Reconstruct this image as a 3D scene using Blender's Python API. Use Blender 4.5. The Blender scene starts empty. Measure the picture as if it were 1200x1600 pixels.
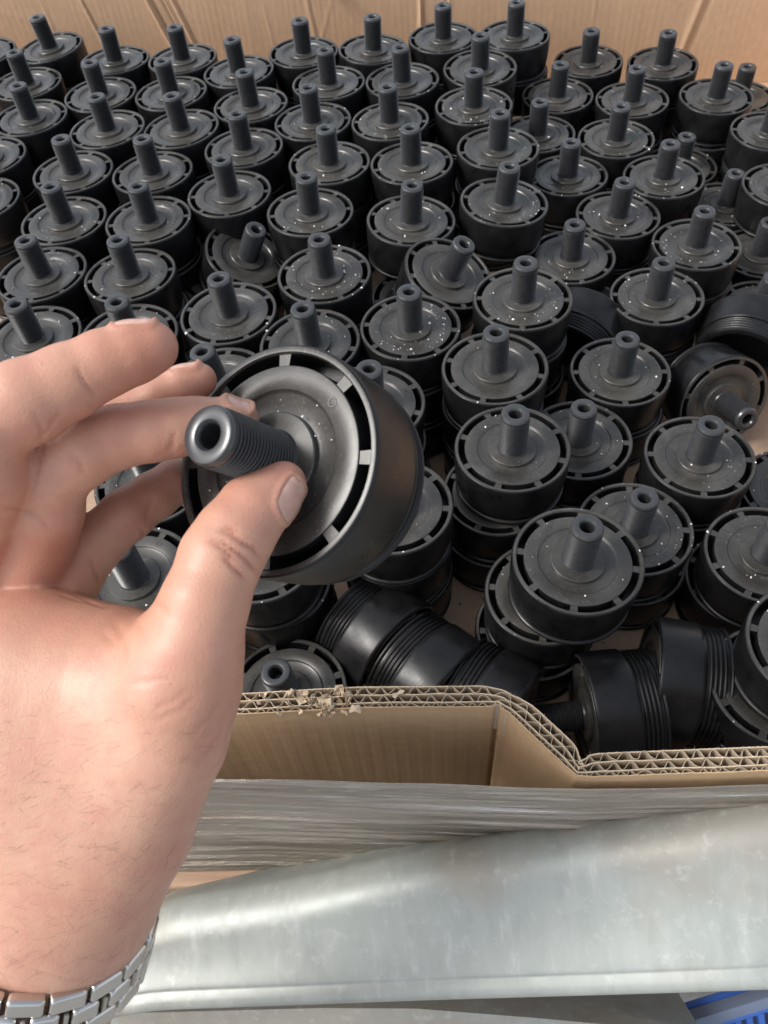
import bpy, math, random
import numpy as np
from mathutils import Vector, Matrix
random.seed(7)
rng = np.random.default_rng(11)
S = bpy.context.scene
COL = S.collection

# ------------------------------------------------------------------ camera
F_PX = 1292.6                       # focal length in pixels of the 1200 x 1600 photograph
PITCH, ROLL = math.radians(52.91), math.radians(-5.77)
_c, _s = math.cos(PITCH), math.sin(PITCH)
FWD = np.array([0, _c, -_s]); _up = np.array([0, _s, _c]); _rt = np.array([1., 0, 0])
RT = math.cos(ROLL) * _rt + math.sin(ROLL) * _up
UP = -math.sin(ROLL) * _rt + math.cos(ROLL) * _up
cd = bpy.data.cameras.new("camera")
cam = bpy.data.objects.new("camera", cd); COL.objects.link(cam)
cam.matrix_world = Matrix(((RT[0], UP[0], -FWD[0], 0), (RT[1], UP[1], -FWD[1], 0), (RT[2], UP[2], -FWD[2], 0), (0, 0, 0, 1)))
cd.sensor_fit = 'VERTICAL'; cd.sensor_height = 24.0; cd.lens = 24.0 * F_PX / 1600
cd.clip_start = 0.01; cd.clip_end = 200
cd.dof.use_dof = True; cd.dof.focus_distance = 0.36; cd.dof.aperture_fstop = 20.0
S.camera = cam

# ------------------------------------------------------------------ daylight
SUN_EL, SUN_AZ = math.radians(47), math.radians(262)     # soft light from the left
w = bpy.data.worlds.new("World"); S.world = w; w.use_nodes = True
nt = w.node_tree; bg = nt.nodes["Background"]
sky = nt.nodes.new("ShaderNodeTexSky"); sky.sky_type = 'NISHITA'; sky.sun_disc = False
sky.sun_elevation = SUN_EL; sky.sun_rotation = SUN_AZ
sky.air_density = 1.0; sky.dust_density = 3.0; sky.ozone_density = 1.0
hs = nt.nodes.new("ShaderNodeHueSaturation"); hs.inputs["Saturation"].default_value = .40     # thin overcast: the blue is washed out
nt.links.new(sky.outputs[0], hs.inputs["Color"]); nt.links.new(hs.outputs[0], bg.inputs[0]); bg.inputs[1].default_value = 0.15
sd = bpy.data.lights.new("sun", 'SUN'); sd.energy = 1.3; sd.angle = math.radians(16); sd.color = (1, .97, .92)
sun = bpy.data.objects.new("sun", sd); COL.objects.link(sun)
_d = Vector((math.sin(SUN_AZ) * math.cos(SUN_EL), math.cos(SUN_AZ) * math.cos(SUN_EL), math.sin(SUN_EL)))
sun.rotation_euler = _d.to_track_quat('Z', 'Y').to_euler()
S.view_settings.view_transform = 'Standard'; S.view_settings.look = 'None'
S.view_settings.exposure = 0.74; S.view_settings.gamma = 1.0


def ray(px, py):
    return FWD + RT * (px - 600) / F_PX - UP * (py - 800) / F_PX
def at(px, py, depth):
    """Point of the place seen at that spot of the photograph, at that distance along the view."""
    return ray(px, py) * depth
def on_z(px, py, z):
    d = ray(px, py); return d * z / d[2]

# ------------------------------------------------------------------ material helpers
def mat(name, col=(.5, .5, .5), rough=.5, metal=0., spec=.5, build=None):
    m = bpy.data.materials.new(name); m.use_nodes = True
    t = m.node_tree; b = t.nodes["Principled BSDF"]
    b.inputs["Base Color"].default_value = (*col, 1); b.inputs["Roughness"].default_value = rough
    b.inputs["Metallic"].default_value = metal; b.inputs["Specular IOR Level"].default_value = spec
    if build: build(t, b)
    return m
def N(t, typ, **kw):
    n = t.nodes.new(typ)
    for k, v in kw.items():
        if k in n.inputs.keys() if hasattr(n.inputs, 'keys') else False: n.inputs[k].default_value = v
        elif hasattr(n, k): setattr(n, k, v)
        else: n.inputs[k].default_value = v
    return n
def noise(t, vec, scale, detail=4, rough=.55, dist=0.):
    n = t.nodes.new("ShaderNodeTexNoise"); n.inputs["Scale"].default_value = scale
    n.inputs["Detail"].default_value = detail; n.inputs["Roughness"].default_value = rough
    n.inputs["Distortion"].default_value = dist
    t.links.new(vec, n.inputs["Vector"]); return n.outputs[0]
def ramp(t, fac, stops):
    r = t.nodes.new("ShaderNodeValToRGB"); e = r.color_ramp.elements
    while len(e) < len(stops): e.new(.5)
    for el, (p, c) in zip(e, stops):
        el.position = p; el.color = (*c, 1) if len(c) == 3 else c
    t.links.new(fac, r.inputs[0]); return r.outputs[0]
def mix(t, fac, a, b, mode='MIX'):
    m = t.nodes.new("ShaderNodeMix"); m.data_type = 'RGBA'; m.blend_type = mode
    for sock, v in ((m.inputs[0], fac), (m.inputs[6], a), (m.inputs[7], b)):
        if hasattr(v, 'links'): t.links.new(v, sock)
        else: sock.default_value = v if not isinstance(v, tuple) else ((*v, 1) if len(v) == 3 else v)
    return m.outputs[2]
def bump(t, b, h, strength, dist):
    n = t.nodes.new("ShaderNodeBump"); n.inputs["Strength"].default_value = strength
    n.inputs["Distance"].default_value = dist; t.links.new(h, n.inputs["Height"])
    prev = b.inputs["Normal"].links
    if prev: t.links.new(prev[0].from_socket, n.inputs["Normal"])
    t.links.new(n.outputs[0], b.inputs["Normal"])
def coords(t, which="Object", scale=(1, 1, 1), loc_random=False):
    tc = t.nodes.new("ShaderNodeTexCoord"); mp = t.nodes.new("ShaderNodeMapping")
    mp.inputs["Scale"].default_value = scale
    t.links.new(tc.outputs[which], mp.inputs["Vector"])
    if loc_random:
        oi = t.nodes.new("ShaderNodeObjectInfo"); ml = t.nodes.new("ShaderNodeMath"); ml.operation = 'MULTIPLY'
        ml.inputs[1].default_value = 37.0; t.links.new(oi.outputs["Random"], ml.inputs[0])
        t.links.new(ml.outputs[0], mp.inputs["Location"])
    return mp.outputs[0]

def plastic_face(t, b):
    v = coords(t, loc_random=True)
    n1 = noise(t, v, 60, 5); n2 = noise(t, v, 900, 3)
    c = ramp(t, n1, [(.3, (.038, .036, .032)), (.7, (.066, .062, .055))])
    oi = t.nodes.new("ShaderNodeObjectInfo"); c = mix(t, ramp(t, oi.outputs["Random"], [(0, (0, 0, 0)), (1, (.55,) * 3)]), c, (.032, .031, .029))
    sm = noise(t, v, 26, 5, .7, .8); c = mix(t, ramp(t, sm, [(.50, (0, 0, 0)), (.72, (.5,) * 3)]), c, (.115, .108, .096))
    sp = ramp(t, n2, [(.60, (0, 0, 0)), (.74, (.5, .5, .5))])
    t.links.new(mix(t, sp, c, (.20, .19, .175)), b.inputs["Base Color"])
    t.links.new(ramp(t, sm, [(.35, (.24,) * 3), (.7, (.42,) * 3)]), b.inputs["Roughness"])
    bump(t, b, noise(t, v, 1500, 2), .12, .0001); bump(t, b, n1, .12, .0006)
def plastic_side(t, b):
    v = coords(t, loc_random=True)
    n1 = noise(t, v, 80, 4)
    t.links.new(ramp(t, n1, [(.3, (.006, .006, .0065)), (.75, (.014, .014, .015))]), b.inputs["Base Color"])
    t.links.new(ramp(t, n1, [(.3, (.24,) * 3), (.7, (.42,) * 3)]), b.inputs["Roughness"])
    bump(t, b, noise(t, v, 700, 3), .12, .0003)
def stud_m(t, b):
    v = coords(t, loc_random=True)
    n1 = noise(t, v, 300, 4)
    t.links.new(ramp(t, n1, [(.3, (.022, .0225, .024)), (.75, (.036, .037, .039))]), b.inputs["Base Color"])
    t.links.new(ramp(t, n1, [(.3, (.27,) * 3), (.7, (.33,) * 3)]), b.inputs["Roughness"])
    bump(t, b, noise(t, v, 2500, 2), .08, .0001); b.inputs["Coat Weight"].default_value = .06; b.inputs["Coat Roughness"].default_value = .1
M_FACE = mat("dusty_black_plastic", rough=.45, spec=.55, build=plastic_face)
M_SIDE = mat("smooth_black_plastic", rough=.35, spec=.36, build=plastic_side)
M_STUD = mat("blackened_steel", rough=.27, metal=.1, spec=.38, build=stud_m)
M_TIP = mat("worn_steel_tip", (.062, .064, .067), .24, .3, .5)
M_BORE = mat("dark_bore", (.035, .035, .037), .35, .3)

def kraft(base, dark, fib=(1, 1, 1), ribs=None):
    def f(t, b):
        v = coords(t, scale=fib)
        n1 = noise(t, v, 9, 6, .6); n2 = noise(t, v, 220, 4, .7); n3 = noise(t, v, 700, 2, .6)
        c = ramp(t, n1, [(.3, dark), (.7, base)])
        c = mix(t, ramp(t, n2, [(.42, (0, 0, 0)), (.75, (.45,) * 3)]), c, tuple(min(1, x * 1.22) for x in base))
        c = mix(t, ramp(t, n3, [(.62, (0, 0, 0)), (.8, (.4,) * 3)]), c, tuple(x * .72 for x in dark))
        t.links.new(c, b.inputs["Base Color"])
        bump(t, b, n2, .25, .0004)
        bump(t, b, n3, .2, .0002)
    return f
M_KRAFT = mat("kraft_board_outer", rough=.72, spec=.3, build=kraft((.53, .365, .215), (.455, .305, .175), (.35, 1, 1)))
M_KRAFT_IN = mat("kraft_board_inner", rough=.8, spec=.25, build=kraft((.56, .37, .235), (.50, .325, .20), (1, 1, .6)))
M_KRAFT_FLOOR = mat("kraft_board_floor", rough=.8, spec=.25, build=kraft((.47, .33, .235), (.37, .25, .175)))
M_FLUTE = mat("fluting_paper", rough=.85, spec=.2, build=kraft((.50, .42, .32), (.38, .31, .23)))
M_LINER = mat("liner_paper_edge", rough=.85, spec=.2, build=kraft((.66, .53, .38), (.52, .41, .28)))
M_CRUMB = mat("white_foam_crumb", (.85, .84, .82), .6)
M_DEBRIS = mat("black_swarf", (.015, .014, .013), .6)

# ------------------------------------------------------------------ mesh helpers
def mesh(name, V, Fc, mats, fmat=None, smooth=True, angle=35):
    me = bpy.data.meshes.new(name)
    me.from_pydata([tuple(map(float, v)) for v in V], [], [tuple(map(int, f)) for f in Fc])
    for m in (mats if isinstance(mats, (list, tuple)) else [mats]): me.materials.append(m)
    if fmat is not None: me.polygons.foreach_set("material_index", fmat)
    if smooth:
        me.polygons.foreach_set("use_smooth", [True] * len(me.polygons))
        if angle: me.set_sharp_from_angle(angle=math.radians(angle))
    me.validate(); me.update()
    return me
def link(name, me, parent=None, **props):
    o = bpy.data.objects.new(name, me); COL.objects.link(o)
    if parent is not None: o.parent = parent
    for k, v in props.items(): o[k] = v
    return o
def empty(name, mw=None, **props):
    o = bpy.data.objects.new(name, None); COL.objects.link(o); o.empty_display_size = .02
    if mw is not None: o.matrix_world = mw
    for k, v in props.items(): o[k] = v
    return o
def lathe(prof, seg):
    V, Fc = [], []; idx = []
    for r, z in prof:
        if r < 1e-7: idx.append([len(V)] * seg); V.append((0, 0, z)); continue
        st = len(V); idx.append(list(range(st, st + seg)))
        for i in range(seg):
            a = 2 * math.pi * i / seg; V.append((r * math.cos(a), r * math.sin(a), z))
    for a, b in zip(idx[:-1], idx[1:]):
        for i in range(seg):
            j = (i + 1) % seg; q = [a[i], a[j], b[j], b[i]]
            u = []
            for k in q:
                if k not in u: u.append(k)
            if len(u) > 2: Fc.append(u)
    return V, Fc
def grid_faces(nu, nv, off=0, close_u=False):
    Fc = []
    for i in range(nu if close_u else nu - 1):
        for j in range(nv - 1):
            a = i * nv + j; b = ((i + 1) % nu) * nv + j
            Fc.append((off + a, off + b, off + b + 1, off + a + 1))
    return Fc
def frame_z(pos, n, spin=0.):
    n = Vector(n).normalized(); q = Vector((0, 0, 1)).rotation_difference(n)
    return Matrix.Translation(Vector(pos)) @ q.to_matrix().to_4x4() @ Matrix.Rotation(spin, 4, 'Z')

# ------------------------------------------------------------------ the capped stud
K = .985
def cap_meshes(SK, ridges, tap=0.):
    """SK: depth of the smooth skirt; ridges: how many ribs the collar below it shows."""
    SEG = 96
    inner = [(.0078, .0016), (.0084, .0011), (.0100, .0008), (.0150, .0006), (.0154, .0002), (.0155, -.0017), (.0165, -.0018), (.0216, -.0012),
             (.0224, -.0008), (.0227, -.0002), (.0230, .0), (.0300, .0), (.0304, -.0001), (.0306, -.0004)]
    outer = [(.0345, -.0005), (.0347, .0000), (.0350, .0005), (.0366, .0006), (.0371, .0003), (.0374, -.0004), (.0375, -.0012), (.0374 - tap * .25, -SK * .5), (.0373 - tap, -SK + .0026),
             (.0371 - tap * 1.1, -SK + .0008), (.0366 - tap * 1.2, -SK), (.0350 - tap, -SK - .0002)]
    V, Fc, fm = [], [], []
    def ring(r, z):
        st = len(V)
        for i in range(SEG):
            a = 2 * math.pi * i / SEG; V.append((r * math.cos(a), r * math.sin(a), z))
        return st
    def band(a, b, segs=range(SEG), m=0, flip=False):
        for i in segs:
            j = (i + 1) % SEG
            q = (a + i, b + i, b + j, a + j)
            Fc.append(q[::-1] if flip else q); fm.append(m)
    ri = [ring(*p) for p in inner]; ro = [ring(*p) for p in outer]
    for a, b in zip(ri[:-1], ri[1:]): band(a, b)
    for k, (a, b) in enumerate(zip(ro[:-1], ro[1:])): band(a, b, m=0 if k < 3 else 1)
    spoke = [i for i in range(SEG) if i % 12 < 2]; slot = [i for i in range(SEG) if i % 12 >= 2]
    si, so = ring(.0307, -.0006), ring(.0344, -.0006)
    band(ri[-1], si, spoke); band(si, so, spoke); band(so, ro[0], spoke)
    di, do = ring(.0308, -.0125), ring(.0345, -.0125)
    band(ri[-1], di, slot, 1); band(do, ro[0], slot, 1); band(di, do, slot, 1)
    for i in range(SEG):                                # the spokes' side walls
        if i % 12 == 0 or i % 12 == 2:
            q = (ri[-1] + i, ro[0] + i, do + i, di + i); Fc.append(q if i % 12 == 0 else q[::-1]); fm.append(1)
    for cx_, cy_, rr_ in ((.0262, .0, .0017), (-.0180, .0185, .0010)):        # mould marks
        o_ = len(V)
        for r_, z_ in ((rr_, .00001), (rr_ * .93, .00018), (rr_ * .75, .00018), (rr_ * .68, .00003)):
            for i in range(14):
                a = 2 * math.pi * i / 14; V.append((cx_ + r_ * math.cos(a), cy_ + r_ * math.sin(a), z_))
        for q_ in range(3):
            for i in range(14):
                j = (i + 1) % 14; Fc.append((o_ + q_ * 14 + i, o_ + q_ * 14 + j, o_ + q_ * 14 + 14 + j, o_ + q_ * 14 + 14 + i)); fm.append(0)
    V = [(x * K, y * K, z) for x, y, z in V]
    disc = mesh("cap_disc", V, Fc, [M_FACE, M_SIDE], fm, angle=38)
    # ridged collar below the skirt, hollow underneath
    p = [(.0352, -SK), (.0346, -SK - .0006), (.0345, -SK - .0014)]
    z = -SK - .0016
    for k in range(ridges):
        p += [(.0346, z), (.0357, z - .0006), (.0359, z - .0012), (.0357, z - .0018), (.0346, z - .0024)]; z -= .0026
    z -= .0010
    p += [(.0346, z), (.0360, z - .0004), (.0364, z - .0012), (.0362, z - .0019), (.0340, z - .0021), (.0315, z - .0021), (.0305, z - .0011), (.0300, -.0150), (0, -.0145)]
    V, Fc = lathe(p, 72); V = [(x * K, y * K, zz) for x, y, zz in V]
    collar = mesh("ridged_collar", V, Fc, M_SIDE, angle=50)
    # stud
    p = [(.0090, .0004), (.0086, .0010), (.0082, .0018)]
    z = .0024
    while z < .0268:
        p += [(.0072, z), (.0083, z + .00064), (.0083, z + .00080), (.0072, z + .00144)]; z += .00152
    nt_ = len(p)
    p += [(.0076, z + .0001), (.0081, z + .0004), (.0081, .0303), (.0075, .0315), (.0071, .0317), (.0048, .0317), (.0042, .0315), (.0036, .0306)]
    nb = len(p) - 1
    p += [(.0034, .0298), (.0033, .0200), (0, .0190)]
    seg = 36
    p = [(r_ * 1.09, z_) for r_, z_ in p]
    V, Fc = lathe(p, seg)
    me = mesh("stud", V, Fc, [M_STUD, M_BORE, M_TIP], [(2 if k // seg >= nt_ - 1 else 0) if k // seg < nb + 1 else 1 for k in range(len(Fc))], angle=28)
    return disc, collar, me
ME_DISC, ME_COLLAR, ME_STUD = cap_meshes(.0290, 0, .0014)
ME_DISC_R, ME_COLLAR_R, _ = cap_meshes(.0245, 4)
ME_DISC_H, ME_COLLAR_H, _ = cap_meshes(.0265, 1)

PROTO = None
def make_cap(mw, label, group, ribbed=False):
    global PROTO
    if PROTO is None:
        PROTO = empty("stud_cap", mw)
        for n, m in (("cap_disc", ME_DISC), ("ridged_collar", ME_COLLAR), ("stud", ME_STUD)): link(n, m, PROTO)
        o = PROTO
    else:
        o = PROTO.copy(); COL.objects.link(o)
        for ch in PROTO.children:
            c = ch.copy(); COL.objects.link(c); c.parent = o
            if ribbed == 2: c.data = {ME_DISC: ME_DISC_H, ME_COLLAR: ME_COLLAR_H}.get(c.data, c.data)
            elif ribbed: c.data = {ME_DISC: ME_DISC_R, ME_COLLAR: ME_COLLAR_R}.get(c.data, c.data)
        o.matrix_world = mw
    o["label"] = label; o["category"] = "plastic cap"; o["group"] = group
    return o

FLOOR = -.508
UPS = [
    (1, 3, -0.3164, 0.991, -0.4, -0.077, 0.005),
    (2, 3, -0.328, 0.9102, -0.4, -0.005, 0.01),
    (3, 3, -0.3106, 0.8364, -0.4, -0.002, 0.007),
    (4, 3, -0.2386, 0.944, -0.4, 0.018, 0.041),
    (5, 3, -0.2451, 0.8704, -0.4, -0.004, -0.0),
    (6, 3, -0.2292, 0.7982, -0.4, -0.013, 0.005),
    (7, 3, -0.165, 0.9311, -0.4, -0.012, 0.023),
    (8, 3, -0.1717, 0.8573, -0.4, -0.02, 0.018),
    (9, 3, -0.1565, 0.7849, -0.4, -0.031, 0.009),
    (10, 3, -0.2518, 0.7266, -0.4, 0.005, 0.006),
    (11, 3, -0.1775, 0.712, -0.4, -0.009, 0.025),
    (12, 3, -0.3395, 0.7683, -0.4, -0.0, 0.0),
    (13, 3, -0.3319, 0.6948, -0.4, 0.0, 0.0),
    (14, 3, -0.2484, 0.6498, -0.4, 0.004, 0.012),
    (15, 3, -0.1744, 0.6372, -0.4, 0.0, 0.013),
    (16, 3, -0.2552, 0.5762, -0.4, -0.024, 0.014),
    (17, 3, -0.1823, 0.5637, -0.4, -0.008, 0.038),
    (18, 3, -0.2486, 0.4985, -0.4, -0.001, -0.0),
    (19, 3, -0.1752, 0.4893, -0.4, 0.015, 0.001),
    (20, 3, -0.1038, 0.8897, -0.4, -0.022, 0.017),
    (21, 3, -0.09, 0.8171, -0.4, -0.015, 0.02),
    (22, 3, -0.0951, 0.7384, -0.4, -0.006, 0.021),
    (23, 3, -0.1061, 0.6653, -0.4, -0.006, 0.004),
    (24, 3, -0.0356, 0.9182, -0.4, 0.007, 0.008),
    (25, 3, -0.012, 0.8457, -0.4, -0.002, 0.013),
    (26, 3, -0.0301, 0.7739, -0.4, -0.013, 0.012),
    (27, 3, -0.0173, 0.6983, -0.4, 0.009, 0.009),
    (28, 3, 0.0377, 0.909, -0.4, 0.04, 0.018),
    (29, 3, 0.0612, 0.8355, -0.4, -0.015, -0.006),
    (30, 3, 0.0425, 0.76, -0.4, -0.017, 0.017),
    (31, 3, 0.0554, 0.6847, -0.4, -0.007, 0.023),
    (32, 3, -0.0364, 0.6254, -0.4, 0.025, 0.011),
    (34, 3, -0.0277, 0.5398, -0.4, -0.004, -0.001),
    (35, 3, -0.1016, 0.5043, -0.4, -0.016, 0.01),
    (36, 3, -0.0411, 0.4616, -0.4, -0.027, -0.006),
    (37, 3, -0.107, 0.4281, -0.4, -0.105, -0.008),
    (38, 3, -0.0013, 0.3953, -0.4, 0.035, -0.004),
    (39, 3, 0.0463, 0.5988, -0.4, 0.063, 0.002),
    (41, 3, 0.1253, 0.6113, -0.4, 0.087, 0.003),
    (42, 3, 0.1181, 0.4869, -0.4, 0.001, -0.0),
    (43, 3, 0.0325, 0.4682, -0.4, 0.01, -0.003),
    (44, 3, 0.086, 0.4172, -0.4, -0.014, 0.005),
    (45, 3, 0.0852, 0.3429, -0.4, 0.003, 0.002),
    (46, 3, 0.1125, 0.9192, -0.4, -0.004, -0.006),
    (47, 3, 0.1865, 0.9083, -0.4, 0.001, 0.002),
    (48, 3, 0.1403, 0.8446, -0.4, -0.015, -0.047),
    (49, 3, 0.1234, 0.7726, -0.4, -0.008, -0.007),
    (50, 3, 0.1339, 0.6948, -0.4, 0.017, 0.002),
    (51, 2, 0.2224, 0.8459, -0.436, -0.005, -0.017),
    (52, 2, 0.1882, 0.7757, -0.436, -0.006, 0.014),
    (53, 2, 0.2699, 0.9118, -0.436, -0.029, -0.016),
    (54, 2, 0.345, 0.8903, -0.436, -0.016, -0.019),
    (55, 2, 0.2938, 0.8218, -0.436, -0.018, -0.007),
    (56, 2, 0.2601, 0.7528, -0.436, 0.002, -0.002),
    (57, 2, 0.3769, 0.8117, -0.436, 0.003, -0.012),
    (59, 2, 0.286, 0.6808, -0.436, -0.007, 0.005),
    (60, 1, 0.33, 0.7521, -0.472, 0.013, -0.004),
    (62, 1, 0.3538, 0.6815, -0.472, 0.028, 0.008),
    (64, 2, 0.2014, 0.6985, -0.436, -0.006, 0.035),
    (65, 2, 0.2308, 0.6294, -0.436, 0.023, 0.002),
    (66, 2, 0.1782, 0.5774, -0.436, -0.017, -0.004),
    (67, 2, 0.2842, 0.5775, -0.436, -0.013, 0.011),
    (68, 2, 0.2336, 0.5169, -0.436, -0.02, 0.013),
    (71, 2, 0.1841, 0.4374, -0.436, 0.004, 0.002),
    (72, 2, 0.1394, 0.3754, -0.436, -0.009, 0.001),
    (73, 2, 0.2158, 0.3497, -0.436, 0.004, -0.002),
    (76, 2, 0.1578, 0.2969, -0.436, 0.013, -0.005),
    (77, 3, 0.1053, 0.2494, -0.392, 0.041, 0.005),
    (0, 3, -0.3924, 0.9957, -0.4, 0.0, 0.0),
    (58, 1, 0.4326, 0.8749, -0.472, 0.0, 0.0),
    (61, 2, 0.4048, 0.7383, -0.436, 0.0, 0.0),
    (78, 2, 0.0926, 0.2567, -0.436, 0.0, 0.0),
    (63, 2, 0.3852, 0.648, -0.436, 0.0, 0.0),
    (69, 1, 0.3585, 0.6038, -0.472, 0.0, 0.0),
    (70, 1, 0.3345, 0.5303, -0.472, 0.0, 0.0),
    (83, 1, 0.2881, 0.3402, -0.472, 0.0, 0.0),
    (80, 2, 0.231, 0.2676, -0.436, 0.0, 0.0),
    (81, 3, 0.2188, 0.1871, -0.4, 0.0, 0.0),
    (82, 2, 0.2072, 0.1828, -0.436, 0.0, 0.0),
    (84, 3, 0.0058, 0.3066, -0.4, 0.0, 0.0),
    (86, 3, -0.1493, 0.273, -0.4, 0.0, 0.0),
    (87, 3, -0.1455, 0.3468, -0.4, 0.0, 0.0),
    (89, 3, -0.0761, 0.2829, -0.4, 0.0, 0.0),
    (90, 2, -0.0731, 0.2857, -0.436, 0.0, 0.0),
    (96, 2, -0.1236, 0.6242, -0.453, 0.0, 0.0),
    (97, 2, 0.0439, 0.5474, -0.436, 0.0, 0.0),
    (98, 1, 0.2287, 0.2725, -0.472, 0.0, 0.0),
]
LOW = [
    (1012, 2, -0.3174, 0.9894, -0.436, 0.0, 0.0),
    (1022, 2, -0.3266, 0.9103, -0.436, 0.0, 0.0),
    (1032, 2, -0.3097, 0.8383, -0.436, 0.0, 0.0),
    (1042, 2, -0.2397, 0.946, -0.436, 0.0, 0.0),
    (1052, 2, -0.2452, 0.869, -0.436, 0.0, 0.0),
    (1062, 2, -0.2301, 0.7989, -0.436, 0.0, 0.0),
    (1072, 2, -0.1646, 0.9321, -0.436, 0.0, 0.0),
    (1082, 2, -0.1729, 0.8571, -0.436, 0.0, 0.0),
    (1092, 2, -0.1566, 0.7845, -0.436, 0.0, 0.0),
    (1102, 2, -0.2531, 0.725, -0.436, 0.0, 0.0),
    (1112, 2, -0.1761, 0.7129, -0.436, 0.0, 0.0),
    (1122, 2, -0.3408, 0.7684, -0.436, 0.0, 0.0),
    (1132, 2, -0.3322, 0.6945, -0.436, 0.0, 0.0),
    (1131, 1, -0.331, 0.6931, -0.472, 0.0, 0.0),
    (1142, 2, -0.2475, 0.6485, -0.436, 0.0, 0.0),
    (1152, 2, -0.1727, 0.6379, -0.436, 0.0, 0.0),
    (1162, 2, -0.2542, 0.5772, -0.436, 0.0, 0.0),
    (1172, 2, -0.1807, 0.5632, -0.436, 0.0, 0.0),
    (1171, 1, -0.1805, 0.5632, -0.472, 0.0, 0.0),
    (1182, 2, -0.2478, 0.498, -0.436, 0.0, 0.0),
    (1192, 2, -0.1751, 0.4883, -0.436, 0.0, 0.0),
    (1202, 2, -0.1053, 0.8882, -0.436, 0.0, 0.0),
    (1212, 2, -0.0912, 0.8157, -0.436, 0.0, 0.0),
    (1222, 2, -0.0966, 0.7391, -0.436, 0.0, 0.0),
    (1232, 2, -0.1061, 0.6647, -0.436, 0.0, 0.0),
    (1231, 1, -0.1061, 0.6663, -0.472, 0.0, 0.0),
    (1242, 2, -0.0363, 0.9167, -0.436, 0.0, 0.0),
    (1252, 2, -0.0124, 0.846, -0.436, 0.0, 0.0),
    (1262, 2, -0.0309, 0.7732, -0.436, 0.0, 0.0),
    (1272, 2, -0.0172, 0.7005, -0.436, 0.0, 0.0),
    (1271, 1, -0.0166, 0.6986, -0.472, 0.0, 0.0),
    (1282, 2, 0.0398, 0.9094, -0.436, 0.0, 0.0),
    (1292, 2, 0.0612, 0.8347, -0.436, 0.0, 0.0),
    (1302, 2, 0.0426, 0.7613, -0.436, 0.0, 0.0),
    (1312, 2, 0.0576, 0.6833, -0.436, 0.0, 0.0),
    (1311, 1, 0.0579, 0.6829, -0.472, 0.0, 0.0),
    (1322, 2, -0.0377, 0.6242, -0.436, 0.0, 0.0),
    (1321, 1, -0.0377, 0.6247, -0.472, 0.0, 0.0),
    (1342, 2, -0.0283, 0.5399, -0.436, 0.0, 0.0),
    (1352, 2, -0.1006, 0.5049, -0.436, 0.0, 0.0),
    (1362, 2, -0.0403, 0.4617, -0.436, 0.0, 0.0),
    (1372, 2, -0.1074, 0.4291, -0.436, 0.0, 0.0),
    (1382, 2, -0.0013, 0.3935, -0.436, 0.0, 0.0),
    (1381, 1, 0.001, 0.3949, -0.472, 0.0, 0.0),
    (1422, 2, 0.1176, 0.4863, -0.436, 0.0, 0.0),
    (1421, 1, 0.1195, 0.4853, -0.472, 0.0, 0.0),
    (1432, 2, 0.0322, 0.4679, -0.436, 0.0, 0.0),
    (1431, 1, 0.0318, 0.4668, -0.472, 0.0, 0.0),
    (1442, 2, 0.0862, 0.4185, -0.436, 0.0, 0.0),
    (1441, 1, 0.087, 0.4174, -0.472, 0.0, 0.0),
    (1452, 2, 0.0768, 0.337, -0.436, 0.0, 0.0),
    (1451, 1, 0.076, 0.3363, -0.472, 0.0, 0.0),
    (1462, 2, 0.1105, 0.9215, -0.436, 0.0, 0.0),
    (1472, 2, 0.1876, 0.9099, -0.436, 0.0, 0.0),
    (1482, 2, 0.1398, 0.8454, -0.436, 0.0, 0.0),
    (1492, 2, 0.1233, 0.7749, -0.436, 0.0, 0.0),
    (1491, 1, 0.1259, 0.7742, -0.472, 0.0, 0.0),
    (1502, 2, 0.1328, 0.698, -0.436, 0.0, 0.0),
    (1501, 1, 0.1316, 0.6973, -0.472, 0.0, 0.0),
    (1531, 1, 0.2689, 0.9124, -0.472, 0.0, 0.0),
    (1541, 1, 0.3453, 0.8926, -0.472, 0.0, 0.0),
    (1551, 1, 0.2938, 0.8202, -0.472, 0.0, 0.0),
    (1571, 1, 0.3763, 0.8092, -0.472, 0.0, 0.0),
    (1641, 1, 0.2028, 0.6973, -0.472, 0.0, 0.0),
    (1651, 1, 0.2316, 0.6304, -0.472, 0.0, 0.0),
    (1671, 1, 0.2863, 0.5796, -0.472, 0.0, 0.0),
    (1681, 1, 0.2346, 0.5173, -0.472, 0.0, 0.0),
    (1711, 1, 0.1855, 0.4372, -0.472, 0.0, 0.0),
    (1731, 1, 0.2158, 0.3496, -0.472, 0.0, 0.0),
    (1761, 1, 0.1611, 0.2967, -0.472, 0.0, 0.0),
    (1002, 2, -0.3926, 0.9971, -0.436, 0.0, 0.0),
    (1611, 1, 0.4058, 0.7354, -0.472, 0.0, 0.0),
    (1781, 1, 0.0872, 0.252, -0.472, 0.0, 0.0),
    (1821, 1, 0.2069, 0.182, -0.472, 0.0, 0.0),
    (1842, 2, 0.0057, 0.3082, -0.436, 0.0, 0.0),
    (1841, 1, 0.0062, 0.309, -0.472, 0.0, 0.0),
    (1862, 2, -0.1495, 0.2714, -0.436, 0.0, 0.0),
    (1872, 2, -0.1453, 0.3457, -0.436, 0.0, 0.0),
    (1901, 1, -0.0735, 0.286, -0.472, 0.0, 0.0),
    (1971, 1, 0.045, 0.549, -0.472, 0.0, 0.0),
]
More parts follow.
